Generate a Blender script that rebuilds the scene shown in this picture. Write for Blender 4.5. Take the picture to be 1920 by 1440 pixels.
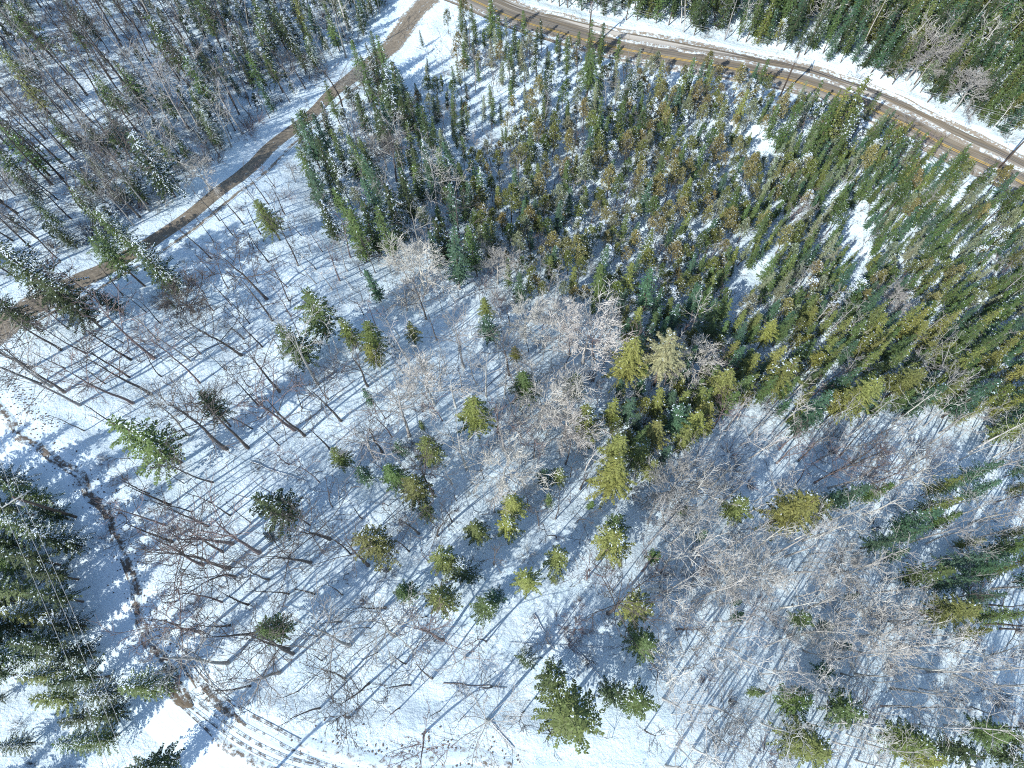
import bpy, math, random
import numpy as np

# ------------------------------------------------------------------ camera, light, exposure
S = bpy.context.scene
for o in list(bpy.data.objects):
    bpy.data.objects.remove(o)
COL = S.collection
FP, CH = 1333.0, 85.0                         # focal length in photo pixels, camera height over the ground below it
NAD = (1000.0, 1240.0)                        # where straight down lies in the photo
_r = math.hypot(NAD[0] - 960, NAD[1] - 720)
PITCH, ROLL = math.atan(_r / FP), math.atan2(NAD[0] - 960, NAD[1] - 720)
cam_data = bpy.data.cameras.new('camera')
cam_data.sensor_width = 36.0
cam_data.lens = 36.0 * FP / 1920.0
cam_data.clip_end = 3000.0
cam = bpy.data.objects.new('camera', cam_data)
COL.objects.link(cam)
from mathutils import Matrix, Vector
CM = Matrix.Rotation(PITCH, 3, 'X') @ Matrix.Rotation(-ROLL, 3, 'Z')
cam.matrix_world = Matrix.Translation((0, 0, CH)) @ CM.to_4x4()
S.camera = cam
CMn = np.array(CM)

SUN_AZ, SUN_EL = math.radians(43.0), math.radians(45.0)   # direction the shadows run, height of the sun
W = bpy.data.worlds.new('World'); S.world = W; W.use_nodes = True
nt = W.node_tree; nt.nodes.clear()
sky = nt.nodes.new('ShaderNodeTexSky'); sky.sky_type = 'NISHITA'; sky.sun_disc = False
sky.sun_elevation = SUN_EL
sky.sun_rotation = math.atan2(-math.cos(SUN_AZ), -math.sin(SUN_AZ)) % (2 * math.pi)
sky.air_density = 1.0; sky.dust_density = 0.3; sky.ozone_density = 1.0
bg = nt.nodes.new('ShaderNodeBackground'); bg.inputs['Strength'].default_value = 0.13
out = nt.nodes.new('ShaderNodeOutputWorld')
nt.links.new(sky.outputs[0], bg.inputs[0]); nt.links.new(bg.outputs[0], out.inputs[0])
sl = bpy.data.lights.new('sun', 'SUN'); sl.energy = 3.9; sl.angle = math.radians(0.5); sl.color = (1.0, 0.975, 0.93)
so = bpy.data.objects.new('sun', sl); COL.objects.link(so)
_d = Vector((math.cos(SUN_AZ) * math.cos(SUN_EL), math.sin(SUN_AZ) * math.cos(SUN_EL), -math.sin(SUN_EL)))
so.rotation_euler = _d.to_track_quat('-Z', 'Y').to_euler()
so.location = (-60, -60, 120)
S.view_settings.view_transform = 'Standard'; S.view_settings.look = 'None'
S.view_settings.gamma = 1.0; S.view_settings.use_curve_mapping = False
S.view_settings.exposure = 0.68
S.cycles.use_denoising = False
S.cycles.filter_width = 1.1
S.cycles.max_bounces = 5
S.cycles.diffuse_bounces = 3
S.render.film_transparent = False

R = random.Random(11)
NR = np.random.RandomState(5)

# ------------------------------------------------------------------ terrain and pixel <-> ground
DX, DY, SLOPE = 0.72, 0.69, 0.36
ROADS = []                                    # (world polyline Nx2, half width) kept free of trees and bumps


def sp(x, w=12.0):
    return w * np.logaddexp(0, x / w)


def base_z(x, y):
    s = DX * x + DY * y
    c = -30.0 + sp(s + 30.0) - sp(s - 75.0)
    z = -SLOPE * c
    z = z + 0.7 * np.sin(x / 14.0 + 1.0) * np.cos(y / 17.0) + 0.35 * np.sin(x / 6.1 + y / 8.3)
    return z


def vnoise(x, y, seed=0):
    xi, yi = np.floor(x).astype(np.int64), np.floor(y).astype(np.int64)
    fx, fy = x - xi, y - yi
    fx, fy = fx * fx * (3 - 2 * fx), fy * fy * (3 - 2 * fy)

    def h(a, b):
        n = (a * 374761393 + b * 668265263 + seed * 974711) & 0x7fffffff
        n = (n ^ (n >> 13)) * 1274126177 & 0x7fffffff
        return ((n ^ (n >> 16)) & 0xffff) / 65535.0
    return (h(xi, yi) * (1 - fx) + h(xi + 1, yi) * fx) * (1 - fy) + (h(xi, yi + 1) * (1 - fx) + h(xi + 1, yi + 1) * fx) * fy


def seg_dist(px, py, poly):
    """distance of points to a polyline"""
    best = np.full(np.shape(px), 1e9)
    for a, b in zip(poly[:-1], poly[1:]):
        ab = b - a
        t = np.clip(((px - a[0]) * ab[0] + (py - a[1]) * ab[1]) / (ab @ ab), 0, 1)
        best = np.minimum(best, np.hypot(px - a[0] - t * ab[0], py - a[1] - t * ab[1]))
    return best


def road_gap(x, y):
    g = np.full(np.shape(x), 1e9)
    for poly, hw in ROADS:
        g = np.minimum(g, seg_dist(x, y, poly) - hw)
    return g


def ground(x, y):
    x = np.asarray(x, float); y = np.asarray(y, float)
    z = base_z(x, y)
    g = np.clip(road_gap(x, y) / 2.5, 0, 1) if ROADS else 1.0
    n0 = 0.0
    if ROADS:
        gg = road_gap(x, y)
        n0 = 0.34 * np.exp(-((gg - 1.2) / 1.1) ** 2) * (0.25 + vnoise(x / 1.9, y / 1.9, 5) * .6 + vnoise(x / .9, y / .9, 6) * .3)
        z = z + n0
    z = z + 0.8 * (vnoise(x / 9.0, y / 9.0, 7) - .5) * g
    n = 0.6 * (vnoise(x / 3.7, y / 3.7, 1) - 0.5) + 0.28 * (vnoise(x / 1.6, y / 1.6, 2) - 0.5)
    return z + n * g


def rays(px, py):
    u = np.asarray(px, float) - 960; v = -(np.asarray(py, float) - 720)
    return np.stack([u, v, np.full_like(u, -FP)], -1) @ CMn.T


def at(px, py, up=0.0, fn=None):
    """the point seen at a photo pixel, UP metres over the ground"""
    fn = fn or base_z
    d = rays(px, py)
    z = np.zeros(np.shape(d)[:-1])
    for _ in range(40):
        t = (z - CH) / d[..., 2]
        z = 0.45 * z + 0.55 * (fn(d[..., 0] * t, d[..., 1] * t) + up)
    t = (z - CH) / d[..., 2]
    return d[..., 0] * t, d[..., 1] * t


def pix(x, y, z):
    p = np.stack([np.asarray(x, float), np.asarray(y, float), np.asarray(z, float) - CH], -1) @ CMn
    return 960 + FP * p[..., 0] / -p[..., 2], 720 - FP * p[..., 1] / -p[..., 2], -p[..., 2]


def wline(pts, step=2.0):
    """photo pixels -> smooth ground polyline with even steps"""
    pts = np.array(pts, float)
    x, y = at(pts[:, 0], pts[:, 1])
    P = np.stack([x, y], 1)
    Q = []
    E = np.vstack([2 * P[0] - P[1], P, 2 * P[-1] - P[-2]])
    for i in range(1, len(E) - 2):
        for t in np.linspace(0, 1, 14, endpoint=False):
            a, b, c, d = E[i - 1], E[i], E[i + 1], E[i + 2]
            Q.append(0.5 * (2 * b + (c - a) * t + (2 * a - 5 * b + 4 * c - d) * t * t + (-a + 3 * b - 3 * c + d) * t ** 3))
    Q.append(P[-1]); Q = np.array(Q)
    L = np.concatenate([[0], np.cumsum(np.hypot(*np.diff(Q, axis=0).T))])
    n = max(2, int(L[-1] / step))
    s = np.linspace(0, L[-1], n + 1)
    return np.stack([np.interp(s, L, Q[:, 0]), np.interp(s, L, Q[:, 1])], 1)


# ------------------------------------------------------------------ object helpers
def link(name, data=None, parent=None):
    o = bpy.data.objects.new(name, data)
    COL.objects.link(o)
    if parent is not None:
        o.parent = parent
    return o


def mesh(name, V, F, mats, mi=None, smooth=False, uv=None):
    """V: n x 3; F: list of faces or (m x k) array"""
    me = bpy.data.meshes.new(name)
    V = np.asarray(V, np.float32)
    if isinstance(F, np.ndarray):
        m, k = F.shape
        loops = F.reshape(-1).astype(np.int32)
        starts = np.arange(0, m * k, k, dtype=np.int32)
    else:
        m = len(F); lens = np.array([len(f) for f in F], np.int32)
        loops = np.concatenate([np.asarray(f, np.int32) for f in F])
        starts = np.concatenate([[0], np.cumsum(lens)[:-1]]).astype(np.int32)
    me.vertices.add(len(V)); me.vertices.foreach_set('co', V.reshape(-1))
    me.loops.add(len(loops)); me.loops.foreach_set('vertex_index', loops)
    me.polygons.add(m); me.polygons.foreach_set('loop_start', starts)
    if mi is not None:
        me.polygons.foreach_set('material_index', np.asarray(mi, np.int32))
    if smooth:
        me.polygons.foreach_set('use_smooth', np.ones(m, bool))
    if uv is not None:
        l = me.uv_layers.new(name='UVMap')
        l.data.foreach_set('uv', np.asarray(uv, np.float32)[loops].reshape(-1))
    for a in mats:
        me.materials.append(a)
    me.update(calc_edges=True)
    return me


def tag(o, label=None, cat=None, group=None, kind=None):
    if label: o['label'] = label
    if cat: o['category'] = cat
    if group: o['group'] = group
    if kind: o['kind'] = kind
    return o


# ------------------------------------------------------------------ materials
class N:
    def __init__(s, name):
        s.m = bpy.data.materials.new(name); s.m.use_nodes = True
        s.t = s.m.node_tree; s.t.nodes.clear()
        s.out = s.t.nodes.new('ShaderNodeOutputMaterial')
        s.b = s.t.nodes.new('ShaderNodeBsdfPrincipled')
        s.b.inputs['Roughness'].default_value = 0.8
        s.b.inputs['Specular IOR Level'].default_value = 0.2
        s.l(s.b.outputs[0], s.out.inputs[0])

    def l(s, a, b): s.t.links.new(a, b)

    def n(s, typ, **k):
        x = s.t.nodes.new(typ)
        for a, b in k.items(): setattr(x, a, b)
        return x

    def noise(s, vec, scale, detail=3.0, rough=0.6):
        x = s.n('ShaderNodeTexNoise'); x.inputs['Scale'].default_value = scale
        x.inputs['Detail'].default_value = detail; x.inputs['Roughness'].default_value = rough
        if vec is not None: s.l(vec, x.inputs['Vector'])
        return x.outputs['Fac']

    def ramp(s, fac, stops):
        x = s.n('ShaderNodeValToRGB'); s.l(fac, x.inputs[0])
        e = x.color_ramp.elements
        while len(e) > 1: e.remove(e[-1])
        for i, (p, c) in enumerate(stops):
            q = e[0] if i == 0 else e.new(p)
            q.position = p; q.color = (c, c, c, 1) if not hasattr(c, '__len__') else (*c, 1)
        return x.outputs[0]

    def math(s, op, a, b=None, clamp=False):
        x = s.n('ShaderNodeMath', operation=op, use_clamp=clamp)
        for i, v in enumerate((a, b)):
            if v is None: continue
            if isinstance(v, (int, float)): x.inputs[i].default_value = v
            else: s.l(v, x.inputs[i])
        return x.outputs[0]

    def mix(s, fac, a, b, typ='MIX'):
        x = s.n('ShaderNodeMixRGB', blend_type=typ)
        for i, v in enumerate((fac, a, b)):
            if isinstance(v, (int, float)): x.inputs[i].default_value = v
            elif isinstance(v, tuple): x.inputs[i].default_value = (*v, 1)
            else: s.l(v, x.inputs[i])
        return x.outputs[0]

    def map(s, vec, scale):
        x = s.n('ShaderNodeMapping'); s.l(vec, x.inputs[0]); x.inputs['Scale'].default_value = scale
        return x.outputs[0]

    def bump(s, h, strength=0.5, dist=0.1):
        x = s.n('ShaderNodeBump'); x.inputs['Strength'].default_value = strength; x.inputs['Distance'].default_value = dist
        s.l(h, x.inputs['Height']); s.l(x.outputs[0], s.b.inputs['Normal'])

    def pos(s): return s.n('ShaderNodeNewGeometry').outputs['Position']

    def uv(s):
        x = s.n('ShaderNodeSeparateXYZ'); t = s.n('ShaderNodeTexCoord'); s.l(t.outputs['UV'], x.inputs[0])
        return t.outputs['UV'], x.outputs[0], x.outputs[1]

    def color(s, c):
        if isinstance(c, tuple): s.b.inputs['Base Color'].default_value = (*c, 1)
        else: s.l(c, s.b.inputs['Base Color'])
        return s.m


SNOW_A, SNOW_B = (0.76, 0.88, 0.93), (0.64, 0.80, 0.88)


def snow_col(n):
    p = n.pos()
    a = n.noise(p, 0.35, 4, 0.65)
    c = n.mix(n.ramp(a, [(0.35, 0.0), (0.7, 1.0)]), SNOW_A, SNOW_B)
    return c, p


def m_snow():
    n = N('snow')
    c, p = snow_col(n)
    # litter, stalks and melted spots showing through thin snow
    big = n.noise(p, 0.16, 3, 0.6)
    sp1 = n.noise(p, 2.2, 6, 0.75)
    thr = n.math('ADD', sp1, n.math('MULTIPLY', n.math('SUBTRACT', big, 0.5), 0.22))
    lit = n.ramp(thr, [(0.63, 0.0), (0.70, 0.85)])
    c = n.mix(lit, c, (0.20, 0.18, 0.16))
    n.b.inputs['Roughness'].default_value = 0.7
    n.bump(n.math('ADD', n.noise(p, 1.3, 6, 0.7), n.math('MULTIPLY', sp1, 0.5)), 0.9, 0.3)
    return n.color(c)


def m_asphalt():
    n = N('slushy_asphalt')
    uv, u, v = n.uv()
    st = n.noise(n.map(uv, (1.6, 0.035, 1)), 1.0, 6, 0.62)
    st2 = n.noise(n.map(uv, (5.0, 0.10, 1)), 1.0, 5, 0.6)
    st3 = n.noise(n.map(uv, (0.55, 0.02, 3)), 1.3, 3, 0.5)
    c = n.ramp(st, [(0.30, (0.055, 0.055, 0.06)), (0.40, (0.085, 0.082, 0.08)), (0.47, (0.13, 0.115, 0.092)), (0.53, (0.19, 0.15, 0.092)), (0.59, (0.095, 0.09, 0.083)), (0.68, (0.29, 0.28, 0.25))])
    c = n.mix(n.ramp(st2, [(0.42, 0.0), (0.62, 0.55)]), c, (0.30, 0.275, 0.23))
    slush = n.ramp(st3, [(0.50, 0.0), (0.54, 0.85)])
    edge = n.math('ABSOLUTE', u)
    slush2 = n.math('MULTIPLY', n.ramp(n.math('MULTIPLY', edge, 0.2), [(0.2, 0.05), (0.8, 1.0)]), slush)
    c = n.mix(slush2, c, (0.66, 0.64, 0.58))
    crack = n.noise(n.map(uv, (1.4, 1.1, 1)), 1.2, 4, 0.7)
    c = n.mix(n.ramp(crack, [(0.68, 0.0), (0.71, 0.85)]), c, (0.06, 0.055, 0.05))
    n.b.inputs['Roughness'].default_value = 0.45
    return n.color(c)


def m_mix_dirt(name, dirt_a, dirt_b, keep, along=0.15, hw=1.5, scl=1.6, soft=0.35):
    """dirt that breaks into snow towards the ribbon's edges; KEEP is the share of dirt"""
    n = N(name)
    c, p = snow_col(n)
    uv, u, v = n.uv()
    d = n.noise(n.map(uv, (scl, along, 1)), 1.0, 6, 0.68)
    d2 = n.noise(p, 1.7, 5, 0.7)
    e = n.math('MULTIPLY', n.math('ABSOLUTE', u), 1.0 / hw)
    e = n.math('POWER', e, 3.0)
    f = n.math('SUBTRACT', n.math('ADD', n.math('MULTIPLY', n.math('ADD', d, d2), 0.5), keep - 0.5), n.math('MULTIPLY', e, soft))
    fac = n.ramp(f, [(0.44, 0.0), (0.52, 1.0)])
    d3 = n.noise(n.map(uv, (4.0, 0.5, 1)), 1.5, 6, 0.75)
    dc = n.mix(n.ramp(n.mix(0.5, d2, d3), [(0.38, 0.0), (0.62, 1.0)]), dirt_a, dirt_b)
    n.bump(d2, 0.5, 0.15)
    return n.color(n.mix(fac, c, dc))


def m_plain(name, c, rough=0.8, var=0.0, metal=0.0):
    n = N(name); n.b.inputs['Roughness'].default_value = rough; n.b.inputs['Metallic'].default_value = metal
    if var:
        f = n.noise(n.pos(), 3.0, 4, 0.6)
        return n.color(n.mix(f, tuple(x * (1 - var) for x in c), tuple(min(1, x * (1 + var)) for x in c)))
    return n.color(c)


def m_tint(name, attr, lo=0.6, hi=1.45):
    """leaf or bark colour: object colour (or the 'tint' attribute of a merged mass) varied leaf by leaf"""
    n = N(name)
    if attr:
        a = n.n('ShaderNodeAttribute', attribute_name='tint').outputs['Color']
    else:
        a = n.n('ShaderNodeObjectInfo').outputs['Color']
    g = n.n('ShaderNodeNewGeometry')
    r = g.outputs['Random Per Island']
    f = n.ramp(r, [(0.0, lo), (1.0, hi)])
    c = n.mix(1.0, a, f, 'MULTIPLY')
    if 'bark' not in name:
        hue = n.noise(n.pos(), 0.9, 3, 0.6)
        c = n.mix(n.ramp(hue, [(0.45, 0.0), (0.7, 0.45)]), c, n.mix(1.0, c, (1.2, 1.03, 0.85), 'MULTIPLY'))
    if 'bark' not in name:
        n.b.inputs['Roughness'].default_value = 0.6
        n.b.inputs['Specular IOR Level'].default_value = 0.3
    return n.color(c)


M_SNOW = m_snow()
M_TSNOW = m_plain('branch_snow', (0.70, 0.79, 0.85), 0.7)
M_NEEDLE, M_NEEDLE_T = m_tint('needles', False), m_tint('needles_mass', True)
M_BARK, M_BARK_T = m_tint('bark', False, 0.8, 1.2), m_tint('bark_mass', True, 0.8, 1.2)
M_STALK = m_plain('dry_stalks', (0.13, 0.105, 0.085), 0.9, 0.4)


# ------------------------------------------------------------------ tube and leaf builders
def tubes(segs, sides=3):
    """segs: list of (p0, p1, r0, r1) -> V, F (open prisms)"""
    A = np.array([s[0] for s in segs], float); B = np.array([s[1] for s in segs], float)
    r0 = np.array([s[2] for s in segs]); r1 = np.array([s[3] for s in segs])
    d = B - A; d /= np.maximum(np.linalg.norm(d, axis=1, keepdims=True), 1e-9)
    ref = np.where(np.abs(d[:, 2:3]) > 0.9, np.array([[1.0, 0, 0]]), np.array([[0, 0, 1.0]]))
    u = np.cross(d, ref); u /= np.linalg.norm(u, axis=1, keepdims=True)
    w = np.cross(d, u)
    ang = np.arange(sides) * 2 * math.pi / sides
    ring = np.cos(ang)[None, :, None] * u[:, None] + np.sin(ang)[None, :, None] * w[:, None]
    V = np.concatenate([A[:, None] + ring * r0[:, None, None], B[:, None] + ring * r1[:, None, None]], 1).reshape(-1, 3)
    n = len(segs); base = np.arange(n)[:, None] * 2 * sides
    i = np.arange(sides); j = (i + 1) % sides
    F = np.stack([i, j, j + sides, i + sides], 1)[None] + base[:, :, None]
    return V, F.reshape(-1, 4)


def rod(pts, rad, sides=6, cap=True):
    """continuous tube along points"""
    pts = np.asarray(pts, float); n = len(pts)
    rad = np.full(n, rad) if np.isscalar(rad) else np.asarray(rad, float)
    d = np.gradient(pts, axis=0); d /= np.maximum(np.linalg.norm(d, axis=1, keepdims=True), 1e-9)
    ref = np.array([0, 0, 1.0]) if abs(d[0][2]) < 0.9 else np.array([1.0, 0, 0])
    u = np.cross(d, ref); u /= np.linalg.norm(u, axis=1, keepdims=True); w = np.cross(d, u)
    ang = np.arange(sides) * 2 * math.pi / sides
    V = (pts[:, None] + (np.cos(ang)[None, :, None] * u[:, None] + np.sin(ang)[None, :, None] * w[:, None]) * rad[:, None, None]).reshape(-1, 3)
    F = []
    for k in range(n - 1):
        for i in range(sides):
            j = (i + 1) % sides
            F.append((k * sides + i, k * sides + j, (k + 1) * sides + j, (k + 1) * sides + i))
    if cap:
        F.append(tuple(range(sides))[::-1]); F.append(tuple((n - 1) * sides + i for i in range(sides)))
    return V, F


def box(c, s, rz=0.0):
    x, y, z = s[0] / 2, s[1] / 2, s[2] / 2
    P = np.array([(a, b, d) for a in (-x, x) for b in (-y, y) for d in (-z, z)])
    co, si = math.cos(rz), math.sin(rz)
    P = np.stack([P[:, 0] * co - P[:, 1] * si, P[:, 0] * si + P[:, 1] * co, P[:, 2]], 1) + np.array(c)
    return P, [(0, 1, 3, 2), (4, 6, 7, 5), (0, 4, 5, 1), (2, 3, 7, 6), (0, 2, 6, 4), (1, 5, 7, 3)]


def join(*parts):
    V, F, o = [], [], 0
    for v, f in parts:
        V.append(v); F += [tuple(int(i) + o for i in g) for g in f]; o += len(v)
    return np.vstack(V), F


SHADE_AZ = SUN_AZ                              # snow lasts on the side turned away from the sun


def conifer(seed, h, rad, low=0.12, whorls=20, nb=7, sprig=0.42, wid=0.16, droop=0.25, power=0.85, snow=0.25, ragged=0.2, step=0.3, snow_w=0.11, upturn=0.0, star=False):
    """crown of herringbone sprigs on whorled boughs; returns V, quads, material index"""
    r = np.random.RandomState(seed)
    V, mi = [], []
    ph = r.uniform(0, 6.28, 4); am = r.uniform(.04, .16, 4)

    def quad(c, d, s, L, w, m):
        # a slim lozenge: base, side, tip, side
        V.extend([c, c + d * L * 0.45 + s * w * 0.5, c + d * L, c + d * L * 0.45 - s * w * 0.5]); mi.append(m)
    for k in range(whorls):
        t = (k + r.uniform(-0.3, 0.3)) / whorls
        z = h * (low + (1 - low) * t)
        Lb = rad * max(0.03, (1 - t)) ** power
        if t < 0.12: Lb *= 0.75
        n = max(3, int(round(nb * (0.6 + 0.4 * (1 - t)))))
        a0 = r.uniform(0, 6.28)
        if star: n = nb; a0 = ph[3] + (k % 2) * math.pi / nb * .9 + r.uniform(-.12, .12)
        for i in range(n):
            a = a0 + i * 2 * math.pi / n + r.uniform(-0.3, 0.3) * (.5 if star else 1)
            L = Lb * r.uniform(1 - ragged * 1.6, 1 + ragged) * (1 + am[0] * math.sin(a + ph[0]) + am[1] * math.sin(2 * a + ph[1] + t * 5) + am[2] * math.sin(t * 14 + ph[2]))
            if r.rand() < ragged * 0.35: continue
            dirh = np.array([math.cos(a), math.sin(a), 0.0]); side = np.array([-math.sin(a), math.cos(a), 0.0])
            rise0 = r.uniform(0.0, 0.25) + 0.5 * t
            ns = max(2, int(L / step))
            shade = 0.5 + 0.5 * math.cos(a - SHADE_AZ)
            for q in range(ns + 1):
                f = (q + 0.5) / (ns + 0.6)
                zz = z + L * (rise0 * f - droop * 2.0 * f * f) + upturn * L * max(0, f - 0.6)
                p = dirh * (L * f) + np.array([0, 0, zz])
                fan = sprig * (0.55 + 0.6 * (1 - f)) * min(1.0, 0.4 + L / rad)
                for sg in (-1, 1):
                    d = dirh * r.uniform(0.5, 0.95) + side * sg * r.uniform(0.5, 1.0) + np.array([0, 0, r.uniform(-0.45, 0.1)])
                    d /= np.linalg.norm(d)
                    up = np.array([r.uniform(-0.4, 0.4), r.uniform(-0.4, 0.4), 1.0])
                    s = np.cross(d, up); s /= np.linalg.norm(s)
                    quad(p, d, s, fan * r.uniform(0.7, 1.3), wid * r.uniform(0.8, 1.5), 0)
                if r.rand() < snow * (0.08 + 2.2 * shade * shade):
                    for _s in range(2):
                        d = dirh + side * r.uniform(-.8, .8); d[2] = -0.15; d /= np.linalg.norm(d)
                        s = np.cross(d, np.array([0, 0, 1.0])); s /= np.linalg.norm(s)
                        quad(p + np.array([0, 0, 0.06]) + side * r.uniform(-0.15, 0.15), d, s, r.uniform(0.12, 0.38), snow_w * r.uniform(0.45, 1.1), 1)
            # bough tip
            d = dirh + np.array([0, 0, -0.25]); d /= np.linalg.norm(d)
            quad(dirh * L * 0.92 + np.array([0, 0, z + L * (rise0 - droop * 2 * 0.9)]), d, side, sprig * 0.8, wid, 0)
    for i in range(6):                          # leader
        a = i * 1.05; d = np.array([math.cos(a) * 0.5, math.sin(a) * 0.5, 1.0]); d /= np.linalg.norm(d)
        s = np.cross(d, np.array([1.0, 0.2, 0])); s /= np.linalg.norm(s)
        quad(np.array([0, 0, h * (0.93 + 0.015 * i)]), d, s, 0.4, wid * 0.8, 0)
    V = np.array(V); F = np.arange(len(V)).reshape(-1, 4)
    return V, F, np.array(mi)


def round_crown(seed, h, rad, low=0.35, n=700, leaf=0.34, snow=0.2):
    """soft tufted pine or cedar crown: tufts gathered in clumps through an egg-shaped volume"""
    r = np.random.RandomState(seed)
    V, mi = [], []
    nc = max(10, int(n / 16))
    for c in range(nc):
        t = r.rand() ** 0.8
        z = h * (low + (1 - low) * t * 0.97)
        prof = rad * (math.sin(math.pi * min(1, 0.16 + 0.84 * t) ** 0.8) ** 0.6) * (1.0 if t < 0.75 else 0.9)
        a = r.uniform(0, 6.28); q = math.sqrt(r.uniform(0.05, 1)) * prof
        cc = np.array([math.cos(a) * q, math.sin(a) * q, z])
        outd = np.array([math.cos(a), math.sin(a), 0.35])
        shade = 0.5 + 0.5 * math.cos(a - SHADE_AZ)
        for k in range(16):
            p = cc + r.normal(0, 0.17, 3) * rad / 1.3
            d = outd * 0.8 + r.normal(0, 0.7, 3); d[2] += 0.25; d /= np.linalg.norm(d)
            s = np.cross(d, r.normal(0, 1, 3)); s /= max(1e-6, np.linalg.norm(s))
            m = 0; L, w = leaf * r.uniform(0.7, 1.3), leaf * 0.42 * r.uniform(0.7, 1.3)
            if r.rand() < snow * (0.15 + 1.8 * shade * shade):
                m = 1; d = np.array([d[0], d[1], -0.1]); d /= np.linalg.norm(d) + 1e-9
                s = np.cross(d, np.array([0, 0, 1.0])); s /= np.linalg.norm(s) + 1e-9; L *= 0.7; p = p + np.array([0, 0, 0.1])
            V.extend([p, p + d * L * .5 + s * w * .5, p + d * L, p + d * L * .5 - s * w * .5]); mi.append(m)
    V = np.array(V); F = np.arange(len(V)).reshape(-1, 4)
    return V, F, np.array(mi)


def perp(d, r):
    v = np.array([r.gauss(0, 1) for _ in range(3)]); v -= d * (v @ d)
    return v / (np.linalg.norm(v) + 1e-9)


def bare(seed, h, spread=0.45, clear=0.45, limbs=12, subs=5, twigs=5, r0=0.17, tw=0.026, crook=0.05, fork=0.0, up=0.35, limb_len=0.34):
    """leafless tree: trunk polyline, then limbs > branches > twigs. returns trunk points, radii and branch segments"""
    r = random.Random(seed)
    n = 9; P = [np.zeros(3)]; d = np.array([0, 0, 1.0])
    for i in range(n):
        d = d + perp(d, r) * crook * r.uniform(0.3, 1.6); d[2] += 0.05; d /= np.linalg.norm(d)
        P.append(P[-1] + d * h * 0.93 / n)
    P = np.array(P); T = np.linspace(0, 1, n + 1)
    rad = r0 * (1 - T) ** 0.75 + 0.02; rad[0] *= 1.3
    segs = []

    def run(p, d, L, ra, rb, k, tropism, wob):
        pts = [p]
        for i in range(k):
            d = d + perp(d, r) * wob; d[2] += tropism / k; d = d / np.linalg.norm(d)
            q = p + d * L / k
            segs.append((p, q, ra + (rb - ra) * i / k, ra + (rb - ra) * (i + 1) / k)); p = q; pts.append(p)
        return pts, d
    for i in range(limbs):
        t = clear + (1 - clear) * ((i + r.uniform(0, 0.9)) / limbs) ** 0.9
        t = min(t, 0.98)
        x = t * n; k = min(n - 1, int(x)); p = P[k] + (P[k + 1] - P[k]) * (x - k)
        a = i * 2.4 + r.uniform(-0.5, 0.5)
        el = r.uniform(0.35, 0.95) * (1.1 - spread)
        dirn = np.array([math.cos(a), math.sin(a), math.tan(el * 1.1)]); dirn /= np.linalg.norm(dirn)
        L = h * limb_len * (1.25 - 0.85 * (t - clear) / (1 - clear)) * r.uniform(0.75, 1.2) * (0.6 + spread)
        ra = max(0.035, r0 * (1 - t) ** 0.75 * 0.62)
        pts, dd = run(p, dirn, L, ra, 0.03, 5, up, 0.16)
        for j in range(subs):
            f = 0.2 + 0.8 * (j + r.random()) / subs; y = f * 5; kk = min(4, int(y))
            q = pts[kk] + (pts[kk + 1] - pts[kk]) * (y - kk)
            bd = (pts[kk + 1] - pts[kk]); bd = bd / np.linalg.norm(bd)
            sd = bd * 0.8 + perp(bd, r) * 0.85; sd[2] += 0.15; sd /= np.linalg.norm(sd)
            Ls = L * r.uniform(0.35, 0.6) * (1.15 - 0.5 * f)
            sp_, _ = run(q, sd, Ls, max(0.03, ra * 0.5), tw, 3, 0.2, 0.2)
            for m in range(twigs):
                f2 = 0.15 + 0.85 * (m + r.random()) / twigs; y2 = f2 * 3; k2 = min(2, int(y2))
                q2 = sp_[k2] + (sp_[k2 + 1] - sp_[k2]) * (y2 - k2)
                td = (sp_[k2 + 1] - sp_[k2]); td = td / np.linalg.norm(td)
                td = td * 0.8 + perp(td, r) * 0.8; td[2] += 0.1; td /= np.linalg.norm(td)
                run(q2, td, Ls * r.uniform(0.35, 0.65), tw * 1.1, tw * 0.6, 2, 0.1, 0.18)
    return P, rad, segs


def bush_segs(seed, h, n=30, rad=0.018, flat=0.9):
    r = random.Random(seed); segs = []
    for i in range(n):
        a = r.uniform(0, 6.28); e = r.uniform(0.35, 1.35)
        d = np.array([math.cos(a) * math.cos(e) * flat, math.sin(a) * math.cos(e) * flat, math.sin(e)])
        p = np.array([math.cos(a) * 0.1, math.sin(a) * 0.1, -0.1]) * h; L = h * r.uniform(0.6, 1.05)
        pts = [p]
        for k in range(3):
            d = d + perp(d, r) * 0.18; d /= np.linalg.norm(d); q = p + d * L / 3
            segs.append((p, q, rad * (1.3 - 0.3 * k), rad * (1.0 - 0.25 * k))); p = q; pts.append(p)
        for k in range(4):
            f = r.randint(1, 2); q = pts[f] + (pts[f + 1] - pts[f]) * r.random()
            t = d * 0.7 + perp(d, r) * 0.8; t /= np.linalg.norm(t)
            segs.append((q, q + t * L * r.uniform(0.15, 0.35), rad * 0.7, rad * 0.4))
    return segs


# ------------------------------------------------------------------ prototypes (mesh data; real metres)
PROTO = {}


def add_proto(kind, parts, h, rad, lite=None):
    PROTO.setdefault(kind, []).append(dict(parts=parts, h=h, rad=rad, lite=lite))


def con_parts(name, V, F, mi, h, tr, base_r):
    r = random.Random(int(h * 100))
    pts = [(0.05 * r.uniform(-1, 1) * i, 0.05 * r.uniform(-1, 1) * i, z) for i, z in enumerate(np.linspace(-0.8, h * 0.97, 7))]
    tv, tf = rod(pts, np.linspace(base_r, 0.03, 7), 6)
    return [('trunk', mesh(name + '_trunk', tv, tf, [M_BARK], smooth=True)), ('crown', mesh(name + '_crown', V, F, [M_NEEDLE, M_TSNOW], mi))], (tv, tf)


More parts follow.
